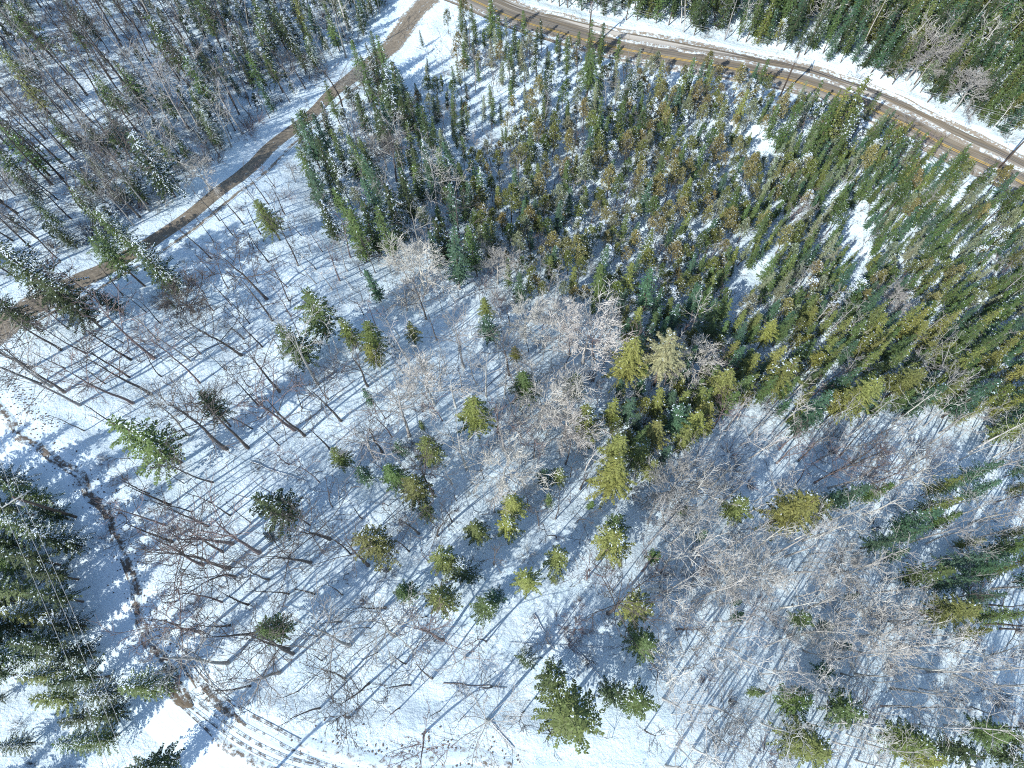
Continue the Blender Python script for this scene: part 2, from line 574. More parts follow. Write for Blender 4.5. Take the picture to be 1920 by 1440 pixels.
for i, (h, rd, lo, wh, nb, sn, rg) in enumerate([(15, 3.0, .30, 20, 8, .05, .20), (13, 2.7, .22, 18, 7, .16, .28), (17, 3.3, .36, 22, 8, .04, .18), (12, 2.5, .2, 16, 7, .2, .3), (16, 3.0, .42, 17, 7, .05, .34), (14, 2.9, .16, 20, 8, .7, .28), (15, 2.6, .3, 18, 6, .1, .4), (13, 3.1, .25, 15, 7, .06, .38)]):
    V, F, mi = conifer(100 + i, h, rd, lo, int(wh * .72), nb + 1, 0.50, 0.15, 0.22, 0.72, sn, rg, 0.2, star=True)
    p, _ = con_parts('spruce', V, F, mi, h, None, 0.2)
    add_proto('spruce', p, h, rd, ((V, F, mi), _))
for i, (h, rd, lo, wh, sn, rg) in enumerate([(11, 1.45, .12, 24, .04, .22), (12.5, 1.6, .15, 26, .08, .3), (9.5, 1.3, .1, 21, .15, .25), (13, 1.8, .2, 25, .03, .35), (10.5, 1.5, .1, 22, .5, .25), (12, 1.25, .25, 25, .05, .4), (10, 1.6, .06, 20, .06, .35), (8, 1.05, .1, 18, .12, .3)]):
    V, F, mi = conifer(200 + i, h, rd, lo, wh, 7, 0.36, 0.13, 0.12, 0.75, sn, rg, 0.24)
    p, _ = con_parts('fir', V, F, mi, h, None, 0.12)
    l = conifer(250 + i, h, rd, lo, 19, 6, 0.46, 0.18, 0.12, 0.75, sn, rg, 0.36)
    add_proto('fir', p, h, rd, (l, rod([(0, 0, -.8), (0, 0, h * .9)], [.12, .04], 5)))
for i, (h, rd, lo, n, sn) in enumerate([(8.5, 1.2, .35, 900, .06), (7.5, 1.05, .3, 760, .12), (9.5, 1.3, .42, 1000, .03), (7, 1.15, .22, 800, .5), (8, .95, .3, 760, .05)]):
    V, F, mi = round_crown(300 + i, h, rd * 1.12, lo, int(n * 1.6), 0.30, sn)
    p, _ = con_parts('pine', V, F, mi, h, None, 0.1)
    l = round_crown(350 + i, h, rd * 1.12, lo, 760, 0.38, sn)
    add_proto('pine', p, h, rd, (l, rod([(0, 0, -.8), (0, 0, h * .9)], [.1, .04], 5)))
BARES = [dict(h=15, spread=.42, clear=.45, limbs=11, subs=4, twigs=4, r0=.18, crook=.05, tw=.020), dict(h=17, spread=.36, clear=.52, limbs=10, subs=4, twigs=4, r0=.21, crook=.04, tw=.020),
         dict(h=12, spread=.5, clear=.35, limbs=11, subs=5, twigs=4, r0=.15, crook=.09), dict(h=14, spread=.3, clear=.55, limbs=9, subs=4, twigs=4, r0=.12, crook=.06, tw=.018),
         dict(h=16, spread=.6, clear=.38, limbs=13, subs=5, twigs=4, r0=.22, crook=.1), dict(h=11, spread=.28, clear=.5, limbs=7, subs=4, twigs=3, r0=.085, crook=.07, tw=.018),
         dict(h=13, spread=.22, clear=.5, limbs=6, subs=3, twigs=2, r0=.12, crook=.04, tw=.018), dict(h=15, spread=.25, clear=.55, limbs=7, subs=3, twigs=3, r0=.16, crook=.035, tw=.018), dict(h=9, spread=.25, clear=.4, limbs=5, subs=2, twigs=2, r0=.07, crook=.06)]
for i, k in enumerate(BARES):
    P, rad, segs = bare(400 + i, **k)
    tv, tf = rod(np.vstack([P[0] - [0, 0, .8], P]), np.concatenate([[rad[0]], rad]), 7)
    bv, bf = tubes(segs, 3)
    k2 = dict(k); k2['limbs'] = int(k['limbs'] * .7); k2['subs'] = min(4, k['subs']); k2['twigs'] = min(3, k['twigs']); k2['tw'] = .022
    P2, rad2, s2 = bare(450 + i, **k2)
    lv, lf = tubes(s2, 3)
    add_proto('bare', [('trunk', mesh('bare_trunk', tv, tf, [M_BARK], smooth=True)), ('crown', mesh('bare_branches', bv, bf, [M_BARK]))], k['h'], k['h'] * .2,
              ((lv, lf, np.zeros(len(lf), int)), rod(np.vstack([P2[0] - [0, 0, .8], P2]), np.concatenate([[rad2[0]], rad2]), 5)))
for i, k in enumerate([dict(h=14, spread=.85, clear=.3, limbs=19, subs=10, twigs=9, r0=.30, crook=.07, tw=.042, limb_len=.36), dict(h=15, spread=.75, clear=.4, limbs=18, subs=10, twigs=8, r0=.32, crook=.05, tw=.042, limb_len=.34),
                       dict(h=13, spread=.95, clear=.35, limbs=14, subs=9, twigs=8, r0=.30, crook=.1, tw=.05, limb_len=.4)]):
    P, rad, segs = bare(500 + i, **k)
    tv, tf = rod(np.vstack([P[0] - [0, 0, .8], P]), np.concatenate([[rad[0]], rad]), 8)
    bv, bf = tubes(segs, 3)
    add_proto('pale', [('trunk', mesh('pale_trunk', tv, tf, [M_BARK], smooth=True)), ('crown', mesh('pale_branches', bv, bf, [M_BARK]))], k['h'], 4.5)
for i in range(4):
    bv, bf = tubes(bush_segs(600 + i, 2.0 + .4 * i, 34, .022), 3)
    add_proto('bush', [('', mesh('bush_twigs', bv, bf, [M_BARK]))], 2.2, 1.6, ((bv, bf, np.zeros(len(bf), int)), (np.zeros((0, 3)), [])))

# ------------------------------------------------------------------ roads (photo pixels of their middle lines, laid on the terrain)
PAVED = wline([(700, -75), (870, -10), (960, 30), (1050, 58), (1140, 82), (1220, 98), (1300, 112), (1400, 130), (1480, 146), (1545, 166), (1620, 194), (1700, 230), (1780, 272), (1860, 308), (1930, 345), (2030, 400)])
SIDE = wline([(812, -8), (775, 30), (735, 85), (690, 122), (640, 160), (590, 208), (523, 263), (465, 318), (417, 353), (360, 400), (300, 443), (250, 475), (195, 505), (130, 540), (70, 570), (20, 605), (-30, 650), (-60, 690)], 1.5)
LOWER = wline([(-110, 720), (-50, 790), (10, 838), (80, 880), (135, 930), (172, 990), (195, 1060), (212, 1130), (240, 1210), (290, 1290), (350, 1350), (420, 1400), (500, 1440), (600, 1470), (740, 1490), (900, 1500), (1080, 1500)], 1.5)
GRAVEL = wline([(-40, 735), (0, 775), (40, 812), (95, 853), (140, 888), (178, 930), (205, 985), (228, 1040), (243, 1090), (262, 1145), (282, 1200), (303, 1240), (325, 1280)], 1.0)
PATCH = wline([(318, 1272), (330, 1290), (345, 1312), (362, 1325)], 0.6)
SHOULDER = wline([(343, 1243), (362, 1268), (388, 1300), (420, 1330), (462, 1360)], 1.0)
BERM = wline([(400, 1385), (430, 1408), (470, 1428), (520, 1448), (580, 1462)], 1.0)
TRACK1 = wline([(330, 1230), (360, 1275), (400, 1315), (450, 1352), (510, 1385), (575, 1420), (660, 1448)], 1.0)
TRACK2 = wline([(312, 1280), (345, 1315), (385, 1345), (430, 1378), (480, 1410), (540, 1436), (600, 1455)], 1.0)
TRACK3 = wline([(300, 1275), (335, 1318), (372, 1352), (400, 1378)], 1.0)
BANKS = wline([(560, 1398), (610, 1415), (680, 1424), (760, 1428), (840, 1415), (900, 1425), (960, 1432)], 1.0)
DRIVE = wline([(-80, 1440), (40, 1385), (140, 1365), (230, 1340), (300, 1300)], 1.5)
ROADS += [(PAVED, 4.6), (SIDE, 3.6), (LOWER, 3.6), (DRIVE, 2.2), (BANKS, 2.0)]


def ribbon(name, line, hw, lift, mat, kind='structure', nu=7, shift=0.0, wob=0.0):
    """a strip of ground that follows the terrain; uv in metres (across, along)"""
    d = np.gradient(line, axis=0); d /= np.linalg.norm(d, axis=1, keepdims=True)
    nrm = np.stack([-d[:, 1], d[:, 0]], 1)
    L = np.concatenate([[0], np.cumsum(np.hypot(*np.diff(line, axis=0).T))])
    hws = np.full(len(line), hw) if np.isscalar(hw) else np.interp(np.linspace(0, 1, len(line)), np.linspace(0, 1, len(hw)), hw)
    u = np.linspace(-1, 1, nu)
    wv = wob * (vnoise(L / 3.0, L * 0 + 7, 9)[:, None] - 0.5) * 2 if wob else 0
    off = shift + u[None] * hws[:, None] + wv
    X = line[:, None, 0] + nrm[:, None, 0] * off; Y = line[:, None, 1] + nrm[:, None, 1] * off
    Z = ground(X, Y) + lift
    if nu > 4: Z[:, 0] -= lift + .12; Z[:, -1] -= lift + .12      # edges dip under the snow
    V = np.stack([X, Y, Z], -1).reshape(-1, 3)
    uv = np.stack([np.broadcast_to(u[None] * hws[:, None], X.shape), np.broadcast_to(L[:, None], X.shape)], -1).reshape(-1, 2)
    n = len(line); i = np.arange(n - 1)[:, None] * nu + np.arange(nu - 1)[None]
    F = np.stack([i, i + nu, i + nu + 1, i + 1], -1).reshape(-1, 4)
    return tag(link(name, mesh(name, V, F, [mat], uv=uv, smooth=True)), kind=kind)


gx = np.arange(-150, 175, 0.6); gy = np.arange(-55, 215, 0.6)
GX, GY = np.meshgrid(gx, gy)
GZ = ground(GX, GY)
nx = len(gx); ii = (np.arange(len(gy) - 1)[:, None] * nx + np.arange(nx - 1)[None])
tag(link('snow_ground', mesh('snow_ground', np.stack([GX, GY, GZ], -1).reshape(-1, 3), np.stack([ii, ii + 1, ii + nx + 1, ii + nx], -1).reshape(-1, 4), [M_SNOW], smooth=True)), kind='structure')
fx = np.linspace(-1500, 1500, 60)
FX, FY = np.meshgrid(fx, fx)
FZ = base_z(np.clip(FX, -230, 260), np.clip(FY, -120, 300)) - 3.0
ii = (np.arange(59)[:, None] * 60 + np.arange(59)[None])
tag(link('distant_ground', mesh('distant_ground', np.stack([FX, FY, FZ], -1).reshape(-1, 3), np.stack([ii, ii + 1, ii + 61, ii + 60], -1).reshape(-1, 4), [M_SNOW], smooth=True)), kind='structure')

DIRT_A, DIRT_B = (0.13, 0.112, 0.085), (0.32, 0.275, 0.21)
ribbon('paved_road', PAVED, 4.5, .10, m_asphalt(), nu=11)
M_LINE = m_mix_dirt('road_paint', (0.50, 0.33, 0.06), (0.42, 0.30, 0.10), 0.52, 0.4, 5.0)
M_LINE = m_plain('worn_yellow_paint', (0.50, 0.34, 0.08), 0.6, 0.5)
M_SLUSH = m_mix_dirt('slush', (0.22, 0.19, 0.16), (0.30, 0.26, 0.2), 0.50, 0.05, .8, 1.2, -0.15)
ribbon('slush_strip', PAVED, 0.75, .106, M_SLUSH, nu=4, shift=-2.9, wob=.3)
ribbon('slush_strip', PAVED[25:], 0.45, .106, M_SLUSH, nu=4, shift=1.9, wob=.4)
ribbon('slush_strip', PAVED, 0.5, .112, M_SLUSH, nu=4, shift=4.3, wob=.3)
ribbon('centre_line', PAVED, 0.07, .108, M_LINE, nu=2, shift=-0.45)
ribbon('centre_line', PAVED, 0.07, .108, M_LINE, nu=2, shift=-0.75)
ribbon('dirt_road', SIDE, [3.2, 3.0, 2.2, 1.6, 1.35, 1.3, 1.3, 1.25, 1.25, 1.5, 3.0, 4.2], .08, m_mix_dirt('dirt_road', DIRT_A, DIRT_B, 0.60, 0.06, 2.4, 2.2, 0.22), nu=9, wob=.15)
ribbon('dirt_wheel_track', SIDE[int(len(SIDE) * .25):int(len(SIDE) * .93)], 0.35, .07, m_mix_dirt('wheel_track', DIRT_A, DIRT_B, 0.52, 0.15, 0.35, 2.0, 0.15), nu=3, shift=2.5, wob=.1)


def m_packed():
    n = N('packed_road_snow')
    c, p = snow_col(n)
    uv, u, v = n.uv()
    a = n.noise(n.map(uv, (1.8, 0.05, 1)), 1.0, 4, 0.6)
    c = n.mix(n.ramp(a, [(0.48, 0.0), (0.7, 0.35)]), c, (0.52, 0.62, 0.70))
    c = n.mix(0.2, c, (0.70, 0.82, 0.92))
    n.bump(n.math('ADD', a, n.noise(p, 2.0, 5, 0.6)), 0.4, 0.12)
    return n.color(c)


ribbon('snowy_road', LOWER, 3.6, .06, m_packed(), nu=9)
ribbon('gravel_verge', GRAVEL, .9, .14, m_mix_dirt('gravel_verge', (0.05, 0.042, 0.036), (0.2, 0.17, 0.14), 0.50, 0.3, 1.0, 1.4, 0.22), nu=5, wob=.5)
ribbon('mud_patch', PATCH, [0.2, 1.0, 1.3, 0.9, 0.2], .13, m_mix_dirt('mud', (0.06, 0.05, 0.038), (0.19, 0.155, 0.11), 0.54, 0.2, 1.3, 2.4, 0.3), nu=7)
MT = m_mix_dirt('rut_dirt', (0.06, 0.055, 0.05), (0.16, 0.15, 0.14), 0.50, 0.03, 0.3, 3.0, 0.2)
for ln, sh in ((TRACK1, 0), (TRACK1, 1.0), (TRACK2, 0), (TRACK2, .7), (TRACK3, 0)):
    ribbon('tyre_track', ln, 0.16, .09, MT, nu=3, shift=sh, wob=.05)
ribbon('dirt_shoulder', SHOULDER, [0.2, .7, .9, .6, .2], .12, m_mix_dirt('shoulder_dirt', (0.07, 0.06, 0.05), (0.19, 0.16, 0.125), 0.51, 0.2, 0.8, 2.0, 0.3), nu=5)
ribbon('dirt_berm', BERM, .8, .10, m_mix_dirt('berm_dirt', (0.09, 0.075, 0.06), (0.2, 0.17, 0.14), 0.48, 0.5, 0.8, 1.6, 0.2), nu=5, wob=.3)
ribbon('thawed_bank', BANKS, 1.1, .10, m_mix_dirt('bank_dirt', (0.10, 0.08, 0.06), (0.22, 0.18, 0.14), 0.44, 0.35, 1.1, 1.2, 0.2), nu=5, wob=.4)

# ------------------------------------------------------------------ trees: where each stands
TREES = []                                     # dicts: kind, variant, x, y, scale, rot, color, look


def inside(px, py, poly):
    c = False; n = len(poly)
    for i in range(n):
        x1, y1 = poly[i]; x2, y2 = poly[(i + 1) % n]
        if (y1 > py) != (y2 > py) and px < (x2 - x1) * (py - y1) / (y2 - y1) + x1: c = not c
    return c


TINT = {
    'dark': ((0.040, 0.064, 0.026), 'dark green'), 'green': ((0.070, 0.112, 0.036), 'mid green'), 'olive': ((0.155, 0.175, 0.048), 'yellow-green'),
    'teal': ((0.050, 0.102, 0.058), 'blue-green'), 'moss': ((0.115, 0.142, 0.042), 'olive green'), 'grey': ((0.16, 0.19, 0.115), 'grey-green'),
    'brown': ((0.180, 0.170, 0.070), 'brownish olive'), 'rust': ((0.24, 0.15, 0.08), 'rusty brown'), 'straw': ((0.24, 0.23, 0.12), 'pale straw green'),
    'bark': ((0.115, 0.102, 0.094), 'dark grey'), 'ash': ((0.36, 0.35, 0.325), 'pale grey'), 'tan': ((0.58, 0.56, 0.51), 'whitish tan'), 'pink': ((0.215, 0.165, 0.155), 'reddish'), 'char': ((0.06, 0.052, 0.048), 'blackish')}
SNOWY = {'spruce': {5: 'heavily snow-flecked', 3: 'snow-dusted', 1: 'snow-dusted', 6: 'ragged', 7: 'open-crowned'}, 'fir': {4: 'heavily snow-flecked', 2: 'snow-dusted'}, 'pine': {3: 'heavily snow-flecked', 1: 'snow-dusted'}}
NAME = {'spruce': ('spruce_tree', 'tree'), 'fir': ('fir_tree', 'tree'), 'pine': ('pine_tree', 'tree'), 'bare': ('bare_tree', 'tree'), 'pale': ('leafless_tree', 'tree'), 'bush': ('bush', 'bush')}
SIZEW = {'spruce': 'broad', 'fir': 'slim', 'pine': 'small round-crowned', 'bare': 'thin', 'pale': 'wide-crowned', 'bush': 'low twiggy'}


def jit(c, a=0.18, h=.07):
    k = 1 + R.uniform(-a, a)
    if c[2] > c[1] * .78: h = .015                # bark keeps its hue
    return tuple(min(1, max(0, v * k * (1 + R.uniform(-h, h)))) for v in c)


def put(kind, x, y, scale, tint, var=None, rot=None, hand=None, lean=None, sz=1.0):
    pr = PROTO[kind]
    var = R.randrange(len(pr)) if var is None else var
    if rot is None: rot = R.uniform(-.7, .7) if kind in SNOWY else R.uniform(0, 6.28)
    z = float(ground(x, y)) if kind != 'bush' else float(ground(x, y))
    t = dict(kind=kind, var=var, x=float(x), y=float(y), z=z, s=scale, rot=rot, col=jit(TINT[tint][0]), tint=tint, hand=hand, lean=lean or (R.gauss(0, .035), R.gauss(0, .035)), sz=sz)
    a = pix(x, y, z); b = pix(x, y, z + pr[var]['h'] * scale * sz * (.65 if kind != 'bush' else .5))
    t['base'] = (float(a[0]), float(a[1])); t['top'] = (float(b[0]), float(b[1])); t['d'] = float(b[2])
    TREES.append(t)
    return t


def crown_at(kind, px, py, rpx, tint, var=None, hand=None, frac=0.6, sz=1.0):
    """stand a tree so that the middle of its crown is seen at a photo pixel with a given radius"""
    pr = PROTO[kind]; var = R.randrange(len(pr)) if var is None else var
    s = 0.8
    for _ in range(4):
        x, y = at(float(px), float(py), pr[var]['h'] * s * sz * frac)
        d = float(pix(x, y, base_z(x, y) + pr[var]['h'] * s * sz * frac)[2])
        s = rpx * d / FP / (pr[var]['rad'] * (0.85 if kind != 'pale' else 1.0))
    return put(kind, x, y, s, tint, var, hand=hand, sz=sz)


# single spruces and firs read off the photograph: crown middle, radius in photo pixels
SPRUCES = [
    (45, 505, 48, 'dark', 5), (112, 548, 36, 'dark', 1), (15, 578, 30, 'dark', 3), (215, 482, 30, 'green', 4), (285, 492, 34, 'dark', 5), (260, 822, 50, 'green', 1), (388, 765, 28, 'green', 4),
    (497, 403, 24, 'moss', 0), (583, 583, 36, 'green', 1), (548, 640, 32, 'green', 3), (652, 620, 22, 'moss', 3), (690, 632, 26, 'moss', 0), (700, 662, 20, 'olive', 0), (512, 942, 40, 'dark', 1),
    (802, 845, 27, 'moss', 0), (632, 855, 21, 'moss', 3), (740, 892, 26, 'green', 0), (772, 912, 32, 'moss', 0), (885, 775, 34, 'olive', 0), (795, 952, 18, 'moss', 1), (890, 992, 24, 'moss', 0),
    (960, 948, 27, 'olive', 0), (952, 985, 24, 'olive', 3), (704, 1012, 38, 'moss', 1), (838, 1048, 30, 'moss', 1), (872, 1070, 27, 'dark', 5), (762, 1106, 22, 'green', 0), (825, 1116, 32, 'moss', 0),
    (908, 1140, 27, 'green', 1), (925, 1118, 20, 'teal', 3), (990, 1090, 28, 'olive', 4), (1046, 1046, 27, 'moss', 1), (1152, 1012, 38, 'olive', 3), (1158, 985, 24, 'green', 3), (1195, 1130, 36, 'moss', 1),
    (1208, 1204, 32, 'green', 0), (1034, 1266, 34, 'green', 1), (988, 1236, 20, 'dark', 5), (1064, 1340, 60, 'moss', 0), (1148, 1302, 28, 'dark', 3), (1198, 1320, 34, 'green', 3), (508, 1175, 30, 'green', 0),
    (985, 722, 28, 'green', 0), (1175, 684, 36, 'olive', 0), (1250, 668, 42, 'straw', 4), (1072, 722, 22, 'moss', 0), (1105, 790, 30, 'olive', 3), (1152, 842, 30, 'olive', 0), (1145, 900, 40, 'olive', 0),
    (1198, 852, 26, 'moss', 1), (1228, 815, 27, 'olive', 0), (1270, 785, 28, 'teal', 3), (1305, 800, 26, 'olive', 0), (1352, 718, 32, 'olive', 0), (1470, 702, 32, 'olive', 3), (1488, 955, 44, 'olive', 0),
    (1535, 950, 26, 'moss', 3), (1385, 947, 28, 'moss', 3), (1322, 770, 22, 'olive', 0), (1615, 742, 34, 'olive', 0), (1700, 715, 26, 'moss', 0), (1495, 1322, 30, 'green', 3), (1512, 1390, 42, 'moss', 0),
    (1598, 1322, 36, 'green', 1), (1705, 1385, 36, 'moss', 0), (1742, 1420, 36, 'olive', 3), (1800, 1405, 30, 'dark', 3), (1865, 1378, 30, 'green', 0), (1900, 1415, 26, 'dark', 3), (1555, 1256, 18, 'teal', 3),
    (1790, 1145, 36, 'moss', 0), (1905, 1385, 26, 'green', 3), (1510, 1160, 20, 'green', 3), (1550, 1175, 14, 'teal', 0), (310, 75, 26, 'green', 3), (245, 155, 20, 'green', 3), (365, 140, 24, 'green', 5),
    (36, 272, 28, 'green', 3), (212, 425, 26, 'green', 5), (190, 448, 18, 'green', 3), (45, 40, 26, 'green', 3), (20, 110, 18, 'moss', 3), (48, 160, 20, 'moss', 3), (275, 300, 34, 'dark', 5),
    (915, 610, 22, 'teal', 3), (1180, 160, 20, 'dark', 5), (1105, 130, 22, 'green', 0), (770, 620, 16, 'moss', 3), (968, 665, 12, 'olive', 0), (200, 560, 18, 'dark', 3),
    (1020, 890, 18, 'teal', 3), (1045, 890, 18, 'moss', 3), (748, 835, 15, 'teal', 5), (680, 886, 18, 'teal', 3), (1040, 1085, 10, 'moss', 3), (505, 1005, 10, 'dark', 5),
    (258, 1290, 34, 'green', 5), (15, 1400, 22, 'dark', 5), (0, 1310, 16, 'dark', 3), (280, 1435, 36, 'dark', 1), (130, 1395, 24, 'green', 5), (175, 1385, 26, 'green', 1),
    # the dense row along the lower left edge
    (20, 895, 32, 'dark', 5), (70, 925, 30, 'green', 5), (20, 945, 30, 'dark', 5), (110, 960, 24, 'dark', 5), (55, 985, 34, 'green', 5), (5, 1010, 34, 'green', 3), (120, 1010, 34, 'dark', 5), (70, 1045, 32, 'dark', 5),
    (20, 1060, 30, 'green', 5), (110, 1075, 30, 'dark', 5), (50, 1100, 34, 'green', 3), (0, 1120, 34, 'dark', 5), (120, 1120, 30, 'dark', 5), (75, 1150, 34, 'moss', 1), (20, 1170, 34, 'dark', 5), (135, 1170, 30, 'dark', 5),
    (90, 1205, 34, 'dark', 5), (40, 1225, 34, 'green', 1), (150, 1220, 32, 'dark', 5), (100, 1260, 34, 'moss', 1), (165, 1270, 34, 'dark', 5), (125, 1310, 32, 'moss', 1), (205, 1300, 32, 'dark', 5), (215, 1340, 28, 'dark', 1),
    (-30, 960, 34, 'dark', 5), (-40, 1040, 34, 'dark', 3), (-40, 1180, 34, 'dark', 5), (165, 1345, 24, 'dark', 5)]
for q in SPRUCES:
    edge = q[0] < 240 and 880 < q[1] < 1360
    crown_at('spruce', q[0] - (26 if edge else 0), q[1], q[2] * (.88 if edge else 1.0), q[3], (q[4] if not edge else R.choice((5, 5, 1, 3, 6))), hand=True, sz=1.0)
FIRS = [(668, 110, 13, 'green', 0), (700, 95, 13, 'green', 3), (716, 112, 15, 'green', 1), (740, 150, 15, 'dark', 2), (725, 170, 18, 'dark', 4), (690, 150, 15, 'green', 0), (600, 245, 15, 'teal', 0),
        (620, 185, 13, 'green', 3), (605, 215, 13, 'dark', 4), (655, 395, 22, 'green', 1), (690, 420, 20, 'dark', 2), (720, 430, 20, 'green', 1), (665, 435, 20, 'green', 0), (735, 375, 18, 'dark', 2), (610, 400, 18, 'dark', 4),
        (850, 480, 24, 'teal', 1), (888, 470, 18, 'green', 1), (830, 440, 18, 'dark', 2), (915, 445, 15, 'green', 0), (915, 25, 13, 'green', 2), (862, 30, 9, 'green', 0), (885, 35, 9, 'green', 3), (1590, 195, 20, 'moss', 2),
        (1568, 215, 20, 'olive', 1), (1555, 235, 18, 'green', 0), (1480, 230, 16, 'green', 0), (1395, 190, 11, 'olive', 0), (1595, 240, 18, 'green', 4), (1130, 65, 9, 'dark', 0), (1720, 608, 17, 'olive', 1), (1130, 520, 18, 'green', 0),
        (1215, 540, 20, 'teal', 1), (1180, 520, 16, 'moss', 0), (1540, 770, 22, 'teal', 1), (1510, 790, 18, 'teal', 3), (1740, 745, 20, 'teal', 0), (1830, 745, 22, 'teal', 1), (1665, 1010, 22, 'teal', 3), (1720, 975, 20, 'teal', 0),
        (1715, 1000, 18, 'teal', 3), (1745, 1075, 22, 'green', 0), (1790, 1090, 22, 'teal', 3), (1850, 1070, 22, 'teal', 3), (1900, 1030, 22, 'green', 3), (1875, 1150, 22, 'green', 3), (1600, 925, 20, 'teal', 0), (1560, 940, 16, 'teal', 3),
        (1650, 920, 16, 'green', 0), (1840, 880, 18, 'teal', 3), (1900, 800, 20, 'moss', 3), (700, 530, 14, 'teal', 0), (1850, 1120, 18, 'teal', 3), (560, 30, 14, 'moss', 0), (490, 40, 16, 'green', 4), (380, 20, 14, 'green', 1)]
for q in FIRS:
    crown_at('fir', q[0], q[1], q[2], q[3], q[4], hand=True)
PALES = [(785, 505, 40, 'tan', 0), (930, 498, 28, 'ash', 1), (1100, 640, 50, 'tan', 2), (1012, 748, 48, 'tan', 0), (1062, 795, 42, 'tan', 1), (1312, 680, 44, 'tan', 0), (800, 722, 42, 'tan', 1), (940, 885, 42, 'tan', 2),
         (1275, 905, 48, 'ash', 0), (682, 152, 22, 'ash', 1), (1655, 1190, 44, 'tan', 2), (1738, 90, 34, 'ash', 0), (1825, 160, 28, 'ash', 1), (985, 600, 34, 'tan', 1), (1060, 590, 30, 'tan', 0), (370, 320, 24, 'tan', 1),
         (1420, 1075, 30, 'tan', 0), (1350, 1090, 30, 'tan', 1), (700, 270, 22, 'ash', 0), (1590, 1070, 32, 'ash', 1), (1560, 1200, 26, 'tan', 2), (1080, 1180, 20, 'pink', 2), (330, 550, 34, 'bark', 0), (1680, 560, 24, 'ash', 1)]
for q in PALES:
    crown_at('pale', q[0], q[1], q[2], q[3], q[4], hand=True, frac=0.75)
for b in [(188, 613), (147, 650), (113, 655), (160, 662), (280, 737), (247, 755), (288, 672), (357, 677), (378, 665), (372, 716), (450, 664), (525, 735), (472, 803), (352, 815), (425, 842), (465, 840), (543, 872), (382, 1060),
          (430, 1065), (418, 1035), (487, 1037), (437, 1020), (583, 1055), (522, 1262), (383, 1188), (540, 1217), (548, 1226), (655, 1210), (690, 1282), (655, 1345), (797, 1373), (915, 1350), (620, 1012), (582, 985), (571, 817), (700, 857),
          (716, 847), (640, 790), (690, 725), (596, 720), (552, 806), (735, 820), (768, 818), (830, 790), (617, 750), (400, 905), (690, 1060), (785, 1000), (820, 1005), (870, 1235), (600, 905), (830, 1200), (738, 1192), (945, 845),
          (1002, 855), (1060, 870), (875, 880), (812, 925), (430, 1243), (440, 1082), (955, 705), (1140, 1150), (1270, 1180), (800, 600), (870, 690), (500, 560), (560, 500), (75, 720), (95, 725), (60, 690), (120, 735), (150, 760), (1010, 985)]:
    x, y = at(float(b[0]), float(b[1]))
    put('bare', x, y, R.uniform(.72, .95), R.choice(['bark', 'bark', 'bark', 'pink', 'ash']), R.choice([0, 1, 2, 4, 2, 4] if b[1] > 1000 else [0, 1, 3, 5, 0, 4]), hand=True)
for q in [(1112, 722, 26, 'pink'), (1240, 475, 14, 'rust'), (905, 540, 18, 'pink'), (1015, 645, 14, 'pink'), (300, 560, 16, 'bark'), (1765, 600, 14, 'pink'), (1400, 905, 22, 'pink'), (690, 480, 16, 'bark'), (240, 1010, 14, 'bark'),
          (810, 1200, 18, 'bark'), (545, 1050, 14, 'bark'), (1360, 1380, 26, 'bark'), (1085, 1130, 14, 'pink'), (1000, 1160, 10, 'pink'), (740, 380, 14, 'rust'), (930, 560, 14, 'pink'), (58, 1320, 8, 'char'), (62, 1435, 12, 'char'), (35, 1362, 14, 'char'),
          (770, 835, 10, 'bark'), (420, 615, 12, 'bark'), (205, 960, 16, 'bark'), (195, 1015, 14, 'bark'), (160, 905, 12, 'bark'), (480, 880, 12, 'bark'), (680, 1130, 12, 'pink')]:
    x, y = at(float(q[0]), float(q[1])); d = float(pix(x, y, base_z(x, y))[2])
    put('bush', x, y, q[2] * d / FP / 1.6, q[3], hand=True)

